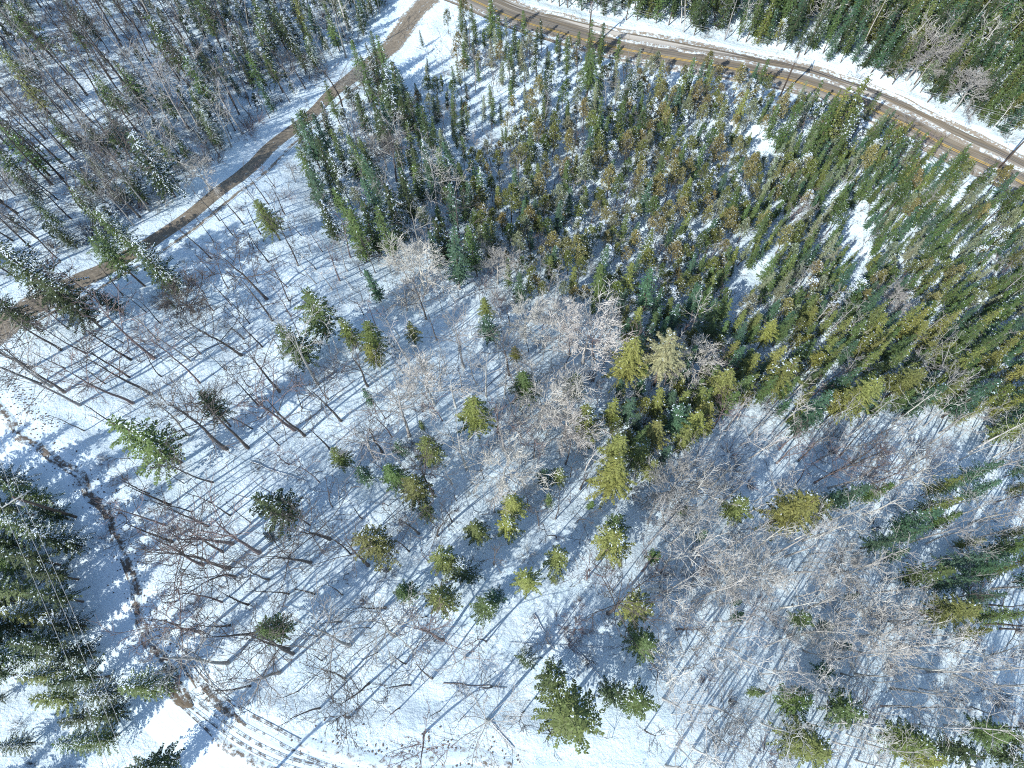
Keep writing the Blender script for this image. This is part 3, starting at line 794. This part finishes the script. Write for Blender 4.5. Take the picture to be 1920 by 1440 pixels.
G_, B_ = 'fir', 'bare'
ZONES = [  # polygon (photo pixels of the ground), spacing m, mix [(kind, weight, tints, scale range, variants)]
    ([(1395, 255), (1450, 265), (1440, 340), (1395, 330)], 3.6, [('fir', 1, 'green grey', (.3, .5), None)]),
    ([(1350, 520), (1440, 490), (1400, 590), (1345, 620)], 3.8, [('fir', 1, 'green moss', (.3, .5), None)]),
    ([(1560, 400), (1625, 380), (1610, 540), (1560, 590)], 3.8, [('fir', 1, 'green moss', (.3, .5), None)]),
    ([(720, 130), (790, 90), (880, 60), (870, 95), (800, 150), (770, 210)], 12.0, [('fir', 1, 'dark green', (.3, .4), None)]),
    ([(330, -60), (730, -60), (715, 30), (640, 130), (545, 205), (450, 240), (400, 180), (350, 90)], 1.6,
     [('spruce', .22, 'dark dark green', (.5, .75), (3, 5, 5, 6)), ('fir', .20, 'dark green teal', (.5, .8), (4, 2)), ('pine', .20, 'dark dark grey', (.5, .8), (3,)), ('bush', .18, 'bark ash char', (.7, 1.3), None), ('bare', .20, 'ash bark', (.6, .85), None)]),
    ([(240, 160), (400, 170), (545, 210), (420, 330), (300, 405), (220, 440), (140, 400), (200, 270)], 1.35,
     [('spruce', .18, 'dark green grey', (.4, .65), (5, 5, 3)), ('pine', .34, 'grey dark dark', (.4, .7), (3,)), ('bush', .25, 'bark ash pink', (.7, 1.3), None), ('bare', .35, 'ash bark', (.55, .85), None)]),
    ([(-120, -80), (760, -80), (700, 20), (540, 215), (300, 410), (200, 455), (60, 520), (-120, 600)], 1.65,
     [('bare', .46, 'bark bark ash char', (.7, 1.0), (0, 6, 3, 7, 5, 6)), ('bush', .22, 'bark char ash', (.6, 1.3), None), ('pine', .22, 'grey dark dark', (.35, .65), (3, 1)), ('spruce', .08, 'green dark', (.45, .7), (3, 5))]),
    ([(565, 210), (640, 150), (760, 170), (800, 260), (860, 330), (900, 430), (890, 520), (700, 480), (620, 450), (580, 330)], 1.85,
     [('fir', .48, 'dark green dark teal', (.75, 1.15), (1, 2, 4, 0)), ('spruce', .08, 'dark green', (.5, .7), (3, 5, 1)), ('pine', .12, 'green grey', (.7, 1), (1, 3)), ('bare', .22, 'ash bark', (.6, .8), None), ('bush', .10, 'ash bark', (.6, 1), None)]),
    ([(760, 170), (830, 60), (940, 60), (1100, 115), (1240, 150), (1200, 250), (1000, 250), (860, 330)], 1.8,
     [('fir', .50, 'dark green green grey', (.4, .85), (0, 2, 4, 5, 7, 6)), ('pine', .20, 'green grey brown', (.6, .9), None), ('bare', .22, 'bark ash', (.4, .65), (3, 5)), ('bush', .08, 'ash', (.5, .9), None)]),
    ([(860, 330), (1000, 250), (1200, 250), (1240, 150), (1400, 170), (1500, 225), (1420, 330), (1400, 430), (1330, 560), (1200, 600), (1130, 570), (960, 580), (880, 520)], 1.5,
     [('pine', .70, 'brown moss brown moss grey green', (.5, 1.0), None), ('fir', .14, 'green teal moss', (.6, .95), (0, 2, 4)), ('bare', .12, 'ash bark', (.45, .65), (3, 5, 2)), ('bush', .08, 'ash pink', (.5, 1), None)]),
    ([(1400, 165), (1500, 215), (1620, 225), (1700, 280), (1800, 325), (1990, 400), (1990, 640), (1780, 620), (1500, 600), (1330, 640), (1330, 560), (1400, 430), (1420, 330)], 1.35,
     [('fir', .68, 'green green teal moss grey green', (.45, .85), (0, 1, 2, 3, 5, 6, 7)), ('pine', .18, 'moss grey brown green', (.7, 1.0), None), ('bare', .08, 'ash ash pink', (.5, .7), (3, 5)), ('bush', .06, 'ash pink', (.5, 1), None)]),
    ([(1120, 580), (1330, 560), (1330, 640), (1500, 600), (1780, 620), (1990, 640), (1990, 860), (1880, 830), (1700, 770), (1500, 800), (1400, 760), (1260, 860), (1180, 930), (1130, 800), (1180, 700)], 1.5,
     [('fir', .60, 'green teal moss green teal olive', (.6, 1.0), (0, 1, 3, 2, 5, 6)), ('spruce', .10, 'olive moss', (.5, .65), (0, 3)), ('pine', .08, 'moss olive', (.7, 1), None), ('bare', .14, 'ash tan pink', (.5, .75), None), ('bush', .08, 'pink bark', (.6, 1.2), None)]),
    ([(930, -90), (960, -5), (1100, 20), (1300, 68), (1480, 100), (1640, 168), (1760, 225), (1850, 262), (2040, 330), (2040, -90)], 1.6,
     [('fir', .80, 'green dark green moss teal', (.7, 1.15), (0, 1, 2, 3, 5, 6)), ('pine', .06, 'moss olive grey', (.8, 1), None), ('bare', .10, 'ash tan', (.7, .95), (0, 3, 5)), ('bush', .04, 'ash', (.6, 1), None)]),
    ([(1630, 940), (1780, 880), (1990, 850), (1990, 1210), (1850, 1230), (1720, 1180), (1640, 1060)], 2.3,
     [('fir', .36, 'teal green moss', (.65, 1.0), (0, 1, 3)), ('bare', .50, 'ash bark ash', (.6, .9), None), ('bush', .14, 'bark pink char', (.7, 1.3), None)]),
    ([(1430, 840), (1620, 850), (1640, 950), (1480, 920)], 1.8, [('bare', .8, 'ash bark pink', (.6, .85), None), ('fir', .05, 'teal green', (.5, .8), (0, 3)), ('bush', .15, 'pink ash', (.6, 1.2), None)]),
    ([(1250, 900), (1400, 770), (1500, 800), (1700, 775), (1990, 840), (1990, 1520), (1250, 1520), (1230, 1250), (1200, 1000)], 1.85,
     [('bare', .80, 'ash ash tan tan', (.6, .92), (6, 7, 3, 5, 2, 7)), ('bush', .15, 'ash bark pink', (.5, 1.2), None), ('fir', .05, 'teal green', (.4, .7), (0, 2))]),  # pale bare-tree tints: the sunlit look of the stems is put into the bark
    ([(590, 460), (890, 520), (1120, 590), (1180, 700), (1130, 800), (1180, 930), (1100, 980), (850, 960), (700, 880), (590, 700)], 2.2,
     [('bare', .76, 'ash ash tan bark pink', (.5, .8), (6, 3, 5, 8, 7, 8)), ('bush', .18, 'bark pink ash', (.5, 1.1), None), ('fir', .04, 'teal green', (.35, .6), (0, 4)), ('spruce', .02, 'moss', (.4, .5), (0,))]),
    ([(40, 650), (90, 590), (200, 530), (300, 470), (540, 290), (590, 460), (590, 700), (700, 880), (850, 960), (1100, 980), (1200, 1000), (1250, 1250), (1250, 1370), (900, 1360), (640, 1345), (460, 1290), (330, 1190), (290, 1060), (215, 900), (80, 740)], 2.6,
     [('bare', .86, 'bark bark char char pink', (.55, .85), (6, 7, 8, 5, 6, 8, 3)), ('bush', .13, 'bark pink ash', (.35, .9), None), ('fir', .01, 'dark', (.2, .3), (4,))]),  # dark bare-tree tints: stems seen from their shaded side, shade painted into bark
    ([(-120, 880), (50, 900), (80, 960), (95, 1100), (105, 1200), (150, 1290), (120, 1320), (50, 1280), (-120, 1240)], 2.3, [('spruce', 1, 'dark dark green', (.6, .85), (5, 5, 3, 6))]),
    ([(-100, 1400), (60, 1400), (240, 1440), (300, 1540), (-100, 1540)], 3.0, [('spruce', .5, 'dark green', (.5, .7), (5, 3)), ('bush', .5, 'bark char', (.5, 1), None)]),
]


def pick(z):
    k = R.random() * sum(m[1] for m in z[2])
    for m in z[2]:
        k -= m[1]
        if k <= 0: return m
    return z[2][-1]


cell = {}


def near(x, y, d):
    cx, cy = int(x // 4), int(y // 4)
    for i in range(cx - 1, cx + 2):
        for j in range(cy - 1, cy + 2):
            for (a, b, e) in cell.get((i, j), ()):
                if (a - x) ** 2 + (b - y) ** 2 < (min(d, e) if e < 0 else d) ** 2: return True
    return False


def occupy(x, y, e=9): cell.setdefault((int(x // 4), int(y // 4)), []).append((x, y, e))


for t in TREES: occupy(t['x'], t['y'])
cand = NR.uniform((-120, -35), (150, 175), (110000, 2))
cg = road_gap(cand[:, 0], cand[:, 1])
cpx, cpy, _d = pix(cand[:, 0], cand[:, 1], base_z(cand[:, 0], cand[:, 1]))
clump = vnoise(cand[:, 0] / 7.0, cand[:, 1] / 7.0, 21)
for k in range(len(cand)):
    if cg[k] < 0.6 or not (-130 < cpx[k] < 2050 and -95 < cpy[k] < 1530): continue
    x, y = cand[k]
    for z in ZONES:
        if inside(cpx[k], cpy[k], z[0]):
            sp_m = z[1] * (0.78 + 0.5 * clump[k])
            if not near(x, y, sp_m):
                kd, _w, tints, sc, vs = pick(z)
                if kd in ('spruce', 'fir', 'pine') and cg[k] < 1.5: break
                put(kd, x, y, R.uniform(*sc), R.choice(tints.split()), R.choice(vs) if vs else None, sz=R.uniform(.9, 1.12))
                occupy(x, y)
            break
print('trees', {k: sum(t['kind'] == k for t in TREES) for k in PROTO})

# ------------------------------------------------------------------ split into single trees and masses, then label
def in_frame(t):
    for (a, b) in (t['base'], t['top']):
        if 5 < a < 1915 and 5 < b < 1435: return True
    return False


MARKS = [('the fork of the two roads', 780, 20), ('the tallest roadside utility pole', 1103, 60), ('the middle roadside utility pole', 1480, 140), ('the roadside pole nearest the right edge', 1893, 285),
         ('the big star-shaped bottom spruce', 1064, 1340), ('the brown mud patch on the snowy road', 335, 1300), ('the white forked tree low on the right', 1655, 1190), ('the reddish bush near the middle', 1112, 722),
         ('the spruces overhanging the paved road', 1580, 205), ('the brown bend of the dirt road', 20, 600), ('the bright snow strip among firs', 1590, 510), ('the snow gap in the brownish pines', 1400, 560),
         ('the pale domed tree on the right', 1312, 680), ('the top left corner', 0, 0), ('the top right corner', 1920, 0), ('the bottom right corner', 1920, 1440), ('the crossarm pole at the left edge', 20, 930),
         ('the large left clearing spruce', 260, 822), ('the twin spruces beside the dirt road', 250, 485), ('the star-shaped middle spruce', 802, 845), ('the wide olive spruce at right', 1488, 955),
         ('the brightest yellow-green spruce', 1145, 900), ('the dark lower left clearing spruce', 512, 942), ('the lone spruce by the snowy road', 508, 1175), ('the pale domed tree near the middle', 785, 505),
         ('the spruce clump at the dirt road', 700, 120), ('the olive pole-like fir on the right', 1720, 608), ('the spruce pair at bottom right', 1512, 1390), ('the pale tree beyond the paved road', 1738, 90),
         ('the snow clearing beside the fork', 770, 110), ('the snowbank by the dirt road', 480, 240), ('the small yellow-green middle spruce', 960, 948)]
SECT = ['right of', 'above', 'left of', 'below']
TENS = ['', '', 'twenty', 'thirty', 'forty', 'fifty']
ONES = ['zero', 'one', 'two', 'three', 'four', 'five', 'six', 'seven', 'eight', 'nine', 'ten', 'eleven', 'twelve', 'thirteen', 'fourteen', 'fifteen', 'sixteen', 'seventeen', 'eighteen', 'nineteen']
_U = ['', 'first', 'second', 'third', 'fourth', 'fifth', 'sixth', 'seventh', 'eighth', 'ninth', 'tenth', 'eleventh', 'twelfth', 'thirteenth', 'fourteenth', 'fifteenth', 'sixteenth', 'seventeenth', 'eighteenth', 'nineteenth', 'twentieth']
ORD1 = _U + ['twenty-' + w for w in _U[1:10]] + ['thirtieth'] + ['thirty-' + w for w in _U[1:10]] + ['fortieth'] + ['forty-' + w for w in _U[1:10]] + ['fiftieth'] + ['fifty-' + w for w in _U[1:10]]
ORD1[1] = 'nearest'


def look(t):
    k = t['kind']; tn = TINT[t['tint']][1]
    if k in SNOWY:
        sn = SNOWY[k].get(t['var'], '')
        w = {'spruce': 'broad', 'fir': 'slim', 'pine': 'small'}[k]
        return (w + ' ' + (sn + ' ' if sn else '') + tn + ' ' + {'spruce': 'spruce', 'fir': 'fir', 'pine': 'pine'}[k]).strip()
    if k == 'bush': return 'low twiggy ' + tn + ' bush'
    if k == 'pale': return 'leafless domed ' + tn + ' tree'
    return 'thin bare ' + tn + ' tree'


def choose_labels(ts):
    by = {}
    for t in ts:
        cx, cy = (t['base'] if t['kind'] in ('bare', 'bush') else t['top'])
        best = sorted(((math.hypot(cx - m[1], cy - m[2]), i) for i, m in enumerate(MARKS)))
        d, i = best[0]
        if d < 16 and t['hand']: d, i = best[1]
        m = MARKS[i]; a = math.degrees(math.atan2(-(cy - m[2]), cx - m[1]))
        s = SECT[int(((a + 45) % 360) // 90)]
        if 'corner' in m[0]: s = 'from'
        by.setdefault((look(t), i, s), []).append((d, id(t), t))
    for (lk, i, s), v in by.items():
        v.sort(key=lambda q: q[:2])
        for n, (_d2, _i, t) in enumerate(v):
            far = '' if len(v) == 1 else ORD1[n + 1]
            mk = MARKS[i][0]
            if s == 'from': txt = lk + ', ' + (far + ' ' if far else '') + ('nearest to ' if far != 'nearest' and far else 'to ' if far else 'near ') + mk
            else: txt = lk + (', ' + far if far else '') + ' ' + s + ' ' + mk
            if len(txt.replace('-', ' ').split()) > 16:
                for w in ('broad ', 'slim ', 'small ', 'thin ', 'low '):
                    if txt.startswith(w): txt = txt[len(w):]; break
            if len(txt.replace('-', ' ').split()) > 16: txt = txt.replace('heavily ', '')
            t['label'] = txt


GROUPS = {'spruce': 'spruces among the leafless trees', 'fir': 'slim firs of the evergreen stands', 'pine': 'young pines in the plantation', 'bare': 'bare trees of the snowy wood', 'pale': 'wide-crowned leafless trees', 'bush': 'twiggy bushes on the snow'}
CAP = {'spruce': 300, 'fir': 300, 'pine': 300, 'bare': 300, 'pale': 60, 'bush': 300}
MASS = {'fir': ('fir_stand', 'dense stand of slim green firs filling the gaps of the evergreen wood'), 'pine': ('pine_stand', 'close-set young olive pines filling the plantation'),
        'bare': ('leafless_wood', 'mass of thin bare grey trees across the snowy wood'), 'bush': ('brushwood', 'tangled leafless brushwood on the snow between the trees'), 'spruce': ('spruce_mass', 'dark snowy spruces at the edge of the wood')}


def copy_mesh_obj(src_me, name, root, col):
    o = link(name, src_me, root); o.color = (*col, 1); return o


single, rest = [], {}
for kind in PROTO:
    ts = [t for t in TREES if t['kind'] == kind]
    ins = [t for t in ts if in_frame(t)]
    ins.sort(key=lambda t: (-int(bool(t['hand'])), -t['s'] * PROTO[kind][t['var']]['h'] / t['d'] * (1 if 0 < t['top'][0] < 1920 and 0 < t['top'][1] < 1440 else .3)))
    single += ins[:CAP[kind]]
    keep = {id(t) for t in ins[:CAP[kind]]}
    rest[kind] = [t for t in ts if id(t) not in keep]
choose_labels(single)
for t in single:
    pr = PROTO[t['kind']][t['var']]; nm, cat = NAME[t['kind']]
    if t['kind'] == 'bush':
        root = copy_mesh_obj(pr['parts'][0][1], nm, None, t['col'])
    else:
        root = link(nm)
        for pn, me in pr['parts']:
            col = t['col']
            if pn == 'trunk' and t['kind'] in SNOWY: col = (0.13, 0.10, 0.08)
            copy_mesh_obj(me, pn, root, col)
    root.location = (t['x'], t['y'], t['z']); root.rotation_euler = (t['lean'][0], t['lean'][1], t['rot']); root.scale = (t['s'], t['s'], t['s'] * t['sz'])
    tag(root, t['label'], cat, GROUPS[t['kind']])


def build_mass(kind, ts):
    nm, lab = MASS[kind]
    Vs, Fs, Ms, Cs, off = [], [], [], [], 0
    for t in ts:
        (V, F, mi), (tv, tf) = PROTO[kind][t['var']]['lite']
        tf = np.array([f for f in tf if len(f) == 4]).reshape(-1, 4)
        A = np.vstack([V, tv]); c, s = math.cos(t['rot']), math.sin(t['rot'])
        M = np.array([[c, -s, 0], [s, c, 0], [0, 0, 1.0]])
        A = (A * [t['s'], t['s'], t['s'] * t['sz']]) @ M.T
        A[:, 0] += A[:, 2] * t['lean'][1]; A[:, 1] -= A[:, 2] * t['lean'][0]
        Vs.append(A + [t['x'], t['y'], t['z']]); Fs += [F + off, tf + len(V) + off]; off += len(A)
        Ms += [mi, np.full(len(tf), 2)]
        Cs.append(np.tile([*t['col'], 1.0], (len(F), 1))); Cs.append(np.tile([*(t['col'] if kind == 'bare' else (.13, .10, .08)), 1.0], (len(tf), 1)))
    me = mesh(nm, np.vstack(Vs), np.vstack(Fs), [M_BARK_T if kind in ('bare', 'bush') else M_NEEDLE_T, M_TSNOW, M_BARK_T], np.concatenate(Ms))
    at_ = me.attributes.new('tint', 'FLOAT_COLOR', 'FACE')
    at_.data.foreach_set('color', np.vstack(Cs).astype(np.float32).reshape(-1))
    tag(link(nm, me), lab, 'trees', kind='stuff')


print('single', len(single), 'rest', {k: len(v) for k, v in rest.items()})
for kind in ('fir', 'pine', 'bare', 'bush', 'spruce'):
    if rest[kind]: build_mass(kind, rest[kind])

# ------------------------------------------------------------------ dry stalks, saplings and litter poking through the snow
def stalks():
    segs = []
    pts = NR.uniform((-115, -30), (135, 160), (52000, 2))
    g = road_gap(pts[:, 0], pts[:, 1])
    px, py, _ = pix(pts[:, 0], pts[:, 1], base_z(pts[:, 0], pts[:, 1]))
    cl = vnoise(pts[:, 0] / 5.0, pts[:, 1] / 5.0, 31) * .6 + vnoise(pts[:, 0] / 1.9, pts[:, 1] / 1.9, 32) * .5
    z = ground(pts[:, 0], pts[:, 1])
    for k in range(len(pts)):
        if not (-30 < px[k] < 1950 and -30 < py[k] < 1470): continue
        road_side = g[k] < 3.0
        if g[k] < .15 or cl[k] < (.68 if road_side else .56): continue
        for _ in range(R.choice((1, 1, 2))):
            h = R.uniform(.25, 1.0) if R.random() < .8 else R.uniform(1.2, 3.2)
            if road_side: h *= .4
            d = np.array([R.gauss(0, .35), R.gauss(0, .35), 1.0]); d /= np.linalg.norm(d)
            p = np.array([pts[k, 0] + R.gauss(0, .12), pts[k, 1] + R.gauss(0, .12), z[k] - .1])
            w = .012 + .006 * h
            q = p + d * h * .6
            segs.append((p, q, w, w * .8))
            for _ in range(2 if h < 1.1 else 4):
                e = d + np.array([R.gauss(0, .5), R.gauss(0, .5), R.gauss(0, .2)]); e /= np.linalg.norm(e)
                segs.append((p + d * h * R.uniform(.3, .6), p + d * h * .5 + e * h * .5, w * .8, w * .4))
    V, F = tubes(segs, 3)
    print('stalks', len(segs))
    tag(link('dry_undergrowth', mesh('dry_undergrowth', V, F, [M_STALK])), 'thin dry brown stalks and twigs poking through the snow', 'undergrowth', kind='stuff')


stalks()


def litter(name, line, n, spread, size, label):
    """clods of soil and dead leaves strewn along a verge"""
    V, F = [], []
    for _ in range(n):
        i = R.randrange(len(line) - 1); f = R.random()
        p = line[i] * (1 - f) + line[i + 1] * f
        x, y = p[0] + R.gauss(0, spread), p[1] + R.gauss(0, spread); s = size * R.uniform(.4, 1.6)
        z = float(ground(x, y)) + s * .2 + .04
        a = R.uniform(0, 3.14); b = len(V)
        for j in range(5):
            q = a + j * 1.257; V.append((x + math.cos(q) * s * R.uniform(.5, 1.1), y + math.sin(q) * s * R.uniform(.5, 1.1), z - s * .25))
        V.append((x, y, z + s * R.uniform(.2, .5)))
        F += [(b + j, b + (j + 1) % 5, b + 5) for j in range(5)]
    tag(link(name, mesh(name, V, np.array(F), [M_STALK])), label, 'litter', kind='stuff')


litter('soil_clods', GRAVEL, 900, .8, .10, 'dark clods and dead leaves along the left verge of the snowy road')
litter('verge_litter', BANKS, 520, 1.0, .10, 'dark leaf litter strewn on the bank at the bottom')
litter('bend_litter', wline([(20, 700), (40, 745), (75, 780), (110, 800)]), 160, .5, .09, 'dead leaves scattered on the snowbank at the road bend')

# ------------------------------------------------------------------ utility poles and wires
M_POLE = m_plain('weathered_pole_wood', (0.105, 0.082, 0.066), .85, .25)
M_ARM = m_plain('greyed_crossarm_wood', (0.36, 0.37, 0.35), .8, .2)
M_INS = m_plain('porcelain', (0.45, 0.47, 0.47), .3)
M_CAN = m_plain('galvanised_tank', (0.42, 0.45, 0.46), .45, .1)
M_WIRE = m_plain('bare_wire', (0.36, 0.36, 0.35), .5)


def pole(bx, by, h, arm, az, label, can=False, arms=1):
    x, y = bx, by; z = float(ground(x, y))
    root = link('utility_pole'); root.location = (x, y, z); root.rotation_euler = (0, 0, az)
    tag(root, label, 'utility pole', 'utility poles')
    v, f = rod([(0, 0, -1), (0, 0, h * .5), (0, 0, h)], [.17, .15, .12], 10); link('pole', mesh('pole', v, f, [M_POLE], smooth=False), root)
    for k in range(arms):
        za = h - .35 - k * .9
        arm_o = link('crossarm', mesh('crossarm', *box((0, .16, za), (arm, .12, .14)), [M_ARM]), root)
        for s in (-.46, -.27, .27, .46):
            v, f = rod([(s * arm, .16, za + .07), (s * arm, .16, za + .16), (s * arm, .16, za + .26), (s * arm, .16, za + .34)], [.03, .07, .05, .06], 8)
            link('insulator', mesh('insulator', v, f, [M_INS], smooth=False), arm_o)
        v1 = rod([(-.35 * arm, .17, za - .05), (0, .14, za - .75)], .025, 5); v2 = rod([(.35 * arm, .17, za - .05), (0, .14, za - .75)], .025, 5)
        link('brace', mesh('brace', *join(v1, v2), [M_CAN]), root)
    if can:
        v, f = rod([(.36, 0, h - 2.2), (.36, 0, h - 2.15), (.36, 0, h - 1.3), (.36, 0, h - 1.25)], [.2, .26, .26, .2], 14)
        link('transformer', mesh('transformer', v, f, [M_CAN], smooth=False), root)
    return np.array([x, y, z]), h, az


def wire(ends, label, rad=.022, sag=.02, group='overhead wires'):
    pts = []
    for a, b in zip(ends[:-1], ends[1:]):
        L = np.linalg.norm(b - a)
        for t in np.linspace(0, 1, 14, endpoint=False):
            p = a + (b - a) * t; p = p - np.array([0, 0, 4 * t * (1 - t) * L * sag]); pts.append(p)
    pts.append(ends[-1])
    v, f = rod(pts, rad, 4)
    tag(link('overhead_wire', mesh('overhead_wire', v, f, [M_WIRE])), label, 'wire', group)


def P_at(px, py):
    x, y = at(float(px), float(py)); return float(x), float(y)


pb = [P_at(1102, 94), P_at(1462, 182), P_at(1873, 315)]
dirv = np.array(pb[1]) - np.array(pb[0]); az = math.atan2(dirv[1], dirv[0]) - math.pi / 2
dir2 = np.array(pb[2]) - np.array(pb[1]); az2 = math.atan2(dir2[1], dir2[0]) - math.pi / 2
q0 = pole(*pb[0], 11.6, 2.6, az, 'tall dark pole rising in front of the paved road near the top centre', arms=2)
q1 = pole(*pb[1], 11.2, 2.6, (az + az2) / 2, 'dark utility pole standing alone at the paved road verge, middle of the three', arms=2, can=True)
q2 = pole(*pb[2], 10.8, 2.6, az2, 'utility pole by the paved road nearest the right edge', arms=2)


def tip(q, s, zz):
    (x, y, z), h, a = np.array(q[0]), q[1], q[2]
    return np.array([x + math.cos(a) * s - math.sin(a) * .16, y + math.sin(a) * s + math.cos(a) * .16, z + h + zz])


before = np.array([*(np.array(pb[0]) - dirv * 1.05), 0]); after = np.array([*(np.array(pb[2]) + dir2 * 1.0), 0])
names = ['uppermost', 'second', 'third', 'fourth', 'fifth', 'lowest']
for k, (s, zz) in enumerate([(1.2, 0.0), (.7, 0.0), (-.7, 0.0), (-1.2, 0.0), (.7, -.9), (0, -2.6)]):
    e = [tip(q, s, zz) for q in (q0, q1, q2)]
    off0 = e[0] - q0[0]; off2 = e[2] - q2[0]
    e0 = np.array([before[0] + off0[0], before[1] + off0[1], float(base_z(before[0], before[1])) + off0[2]])
    e3 = np.array([after[0] + off2[0], after[1] + off2[1], float(base_z(after[0], after[1])) + off2[2]])
    wire([e0] + e + [e3], names[k] + ' wire of the line strung along the far side of the paved road', .02)

# the line over the spruces at the lower left
def top_point(px, py, h):
    x, y = at(float(px), float(py), h); return float(x), float(y)


a0 = top_point(24, 932, 10.5); a1 = top_point(208, 1372, 10.5)
dv = np.array(a1) - np.array(a0); az3 = math.atan2(dv[1], dv[0]) - math.pi / 2
q3 = pole(*a0, 10.5, 3.0, az3, 'pole with pale crossarm and grey transformer above the left spruces', can=True)
q4 = pole(*(np.array(a0) + dv * 1.45), 10.5, 2.6, az3, 'utility pole at the bottom left corner below the spruce row')
q5e = np.array([*(np.array(a0) - dv * .8 + np.array([-1.0, 2.0])), 0]); q5e[2] = float(base_z(q5e[0], q5e[1]))
for k, (s, nm) in enumerate([(1.3, 'right-hand wire over the dark spruces at the lower left'), (-.7, 'left-hand wire over the dark spruces at the lower left'), (0, 'centre wire over the dark spruces at the lower left')]):
    a, b = tip(q3, s, 0), tip(q4, s, 0)
    wire([q5e + (a - q3[0]), a, b], nm, .02)

# ------------------------------------------------------------------ fallen trunks and a snag
def log(p0, p1, rad, label, col=(0.15, 0.125, 0.11), branches=5, snow=True, up=.0):
    rad *= .62
    (x0, y0), (x1, y1) = P_at(*p0), P_at(*p1)
    n = 8; r = random.Random(int(p0[0]))
    pts = np.array([(x0 + (x1 - x0) * t + r.gauss(0, .05), y0 + (y1 - y0) * t + r.gauss(0, .05), 0) for t in np.linspace(0, 1, n)])
    pts[:, 2] = ground(pts[:, 0], pts[:, 1]) + rad * .8 + up
    rr = np.linspace(rad, rad * .45, n)
    root = link('fallen_log'); c = pts[0].copy(); root.location = c; tag(root, label, 'log', 'fallen trunks lying in the snow')
    v, f = rod(pts - c, rr, 7); o = link('trunk', mesh('log_trunk', v, f, [M_BARK]), root); o.color = (*col, 1)
    if snow:
        v, f = rod(pts - c + [0, 0, rad * .75], rr * .62, 6); link('snow_cap', mesh('log_snow', v, f, [M_TSNOW], smooth=True), root)
    if branches:
        sg = []
        L = np.linalg.norm(pts[-1] - pts[0]); d = (pts[-1] - pts[0]) / L; sd = np.array([-d[1], d[0], 0])
        for k in range(branches):
            t = r.uniform(.3, 1); p = (pts[0] - c) + d * L * t; e = d * .5 + sd * r.choice((-1, 1)) * r.uniform(.5, 1) + np.array([0, 0, r.uniform(0, .5)])
            sg.append((p, p + e * L * r.uniform(.08, .2), rad * .25, rad * .12))
        v, f = tubes(sg, 4); o = link('branches', mesh('log_branches', v, f, [M_BARK]), root); o.color = (*col, 1)


log((1062, 1186), (1122, 1188), .10, 'short snow-capped log lying level in the snow near the bottom centre', branches=2)
log((1002, 1150), (1040, 1215), .13, 'slanting snow-capped fallen trunk beneath the pair of short level logs')
log((1150, 1214), (955, 1204), .09, 'long thin fallen trunk lying level above the dark bottom spruces')
log((1060, 1195), (1135, 1278), .15, 'thick fallen trunk slanting down towards the big star-shaped spruce', branches=4)
log((918, 1350), (965, 1403), .13, 'fallen trunk slanting on the snow by the bottom bank')
log((830, 1282), (950, 1288), .10, 'level fallen trunk crossing the tree shadows at the bottom', snow=False)
log((470, 866), (580, 905), .14, 'pair of fallen stems lying level in the left clearing', branches=6)
log((475, 580), (560, 556), .09, 'thin dark fallen stem lying across the left clearing', snow=False)
log((870, 765), (950, 690), .16, 'long snow-capped fallen trunk lying between the middle trees', branches=5)
log((830, 800), (1020, 655), .10, 'long thin fallen trunk slanting up through the middle wood', branches=5)
log((850, 565), (905, 545), .16, 'snow-capped fallen trunk behind the pink bushes in the middle')
log((105, 98), (165, 100), .13, 'dark fallen trunk on the snow in the top left wood', snow=False, branches=3)
log((1575, 1355), (1720, 1362), .12, 'dark fallen trunk lying level at the bottom right', branches=6)
log((1115, 790), (1190, 772), .16, 'pale fallen trunk below the reddish bush near the middle', col=(.4, .37, .32), snow=False)

x, y = P_at(652, 56)
sn = link('dead_snag'); sn.location = (x, y, float(ground(x, y)) + 2.5); tag(sn, 'straight white limbless dead trunk rising above the snowy conifers at the top', 'dead tree')
v, f = rod([(0, 0, -3), (.05, 0, 1), (-.08, .1, 4.5), (-.05, .1, 6.4)], [.2, .17, .12, .05], 7)
o = link('trunk', mesh('snag_trunk', v, f, [m_plain('bleached_wood', (.62, .60, .56), .8, .15)]), sn)
v, f = tubes([((0, 0, 2.5), (.5, .2, 3.0), .05, .02), ((-.05, .05, 4), (-.4, .3, 4.3), .04, .02), ((0, .05, 3.3), (.1, -.4, 3.7), .04, .02)], 5)
link('broken_stub', mesh('snag_stubs', v, f, [M_TSNOW]), sn)
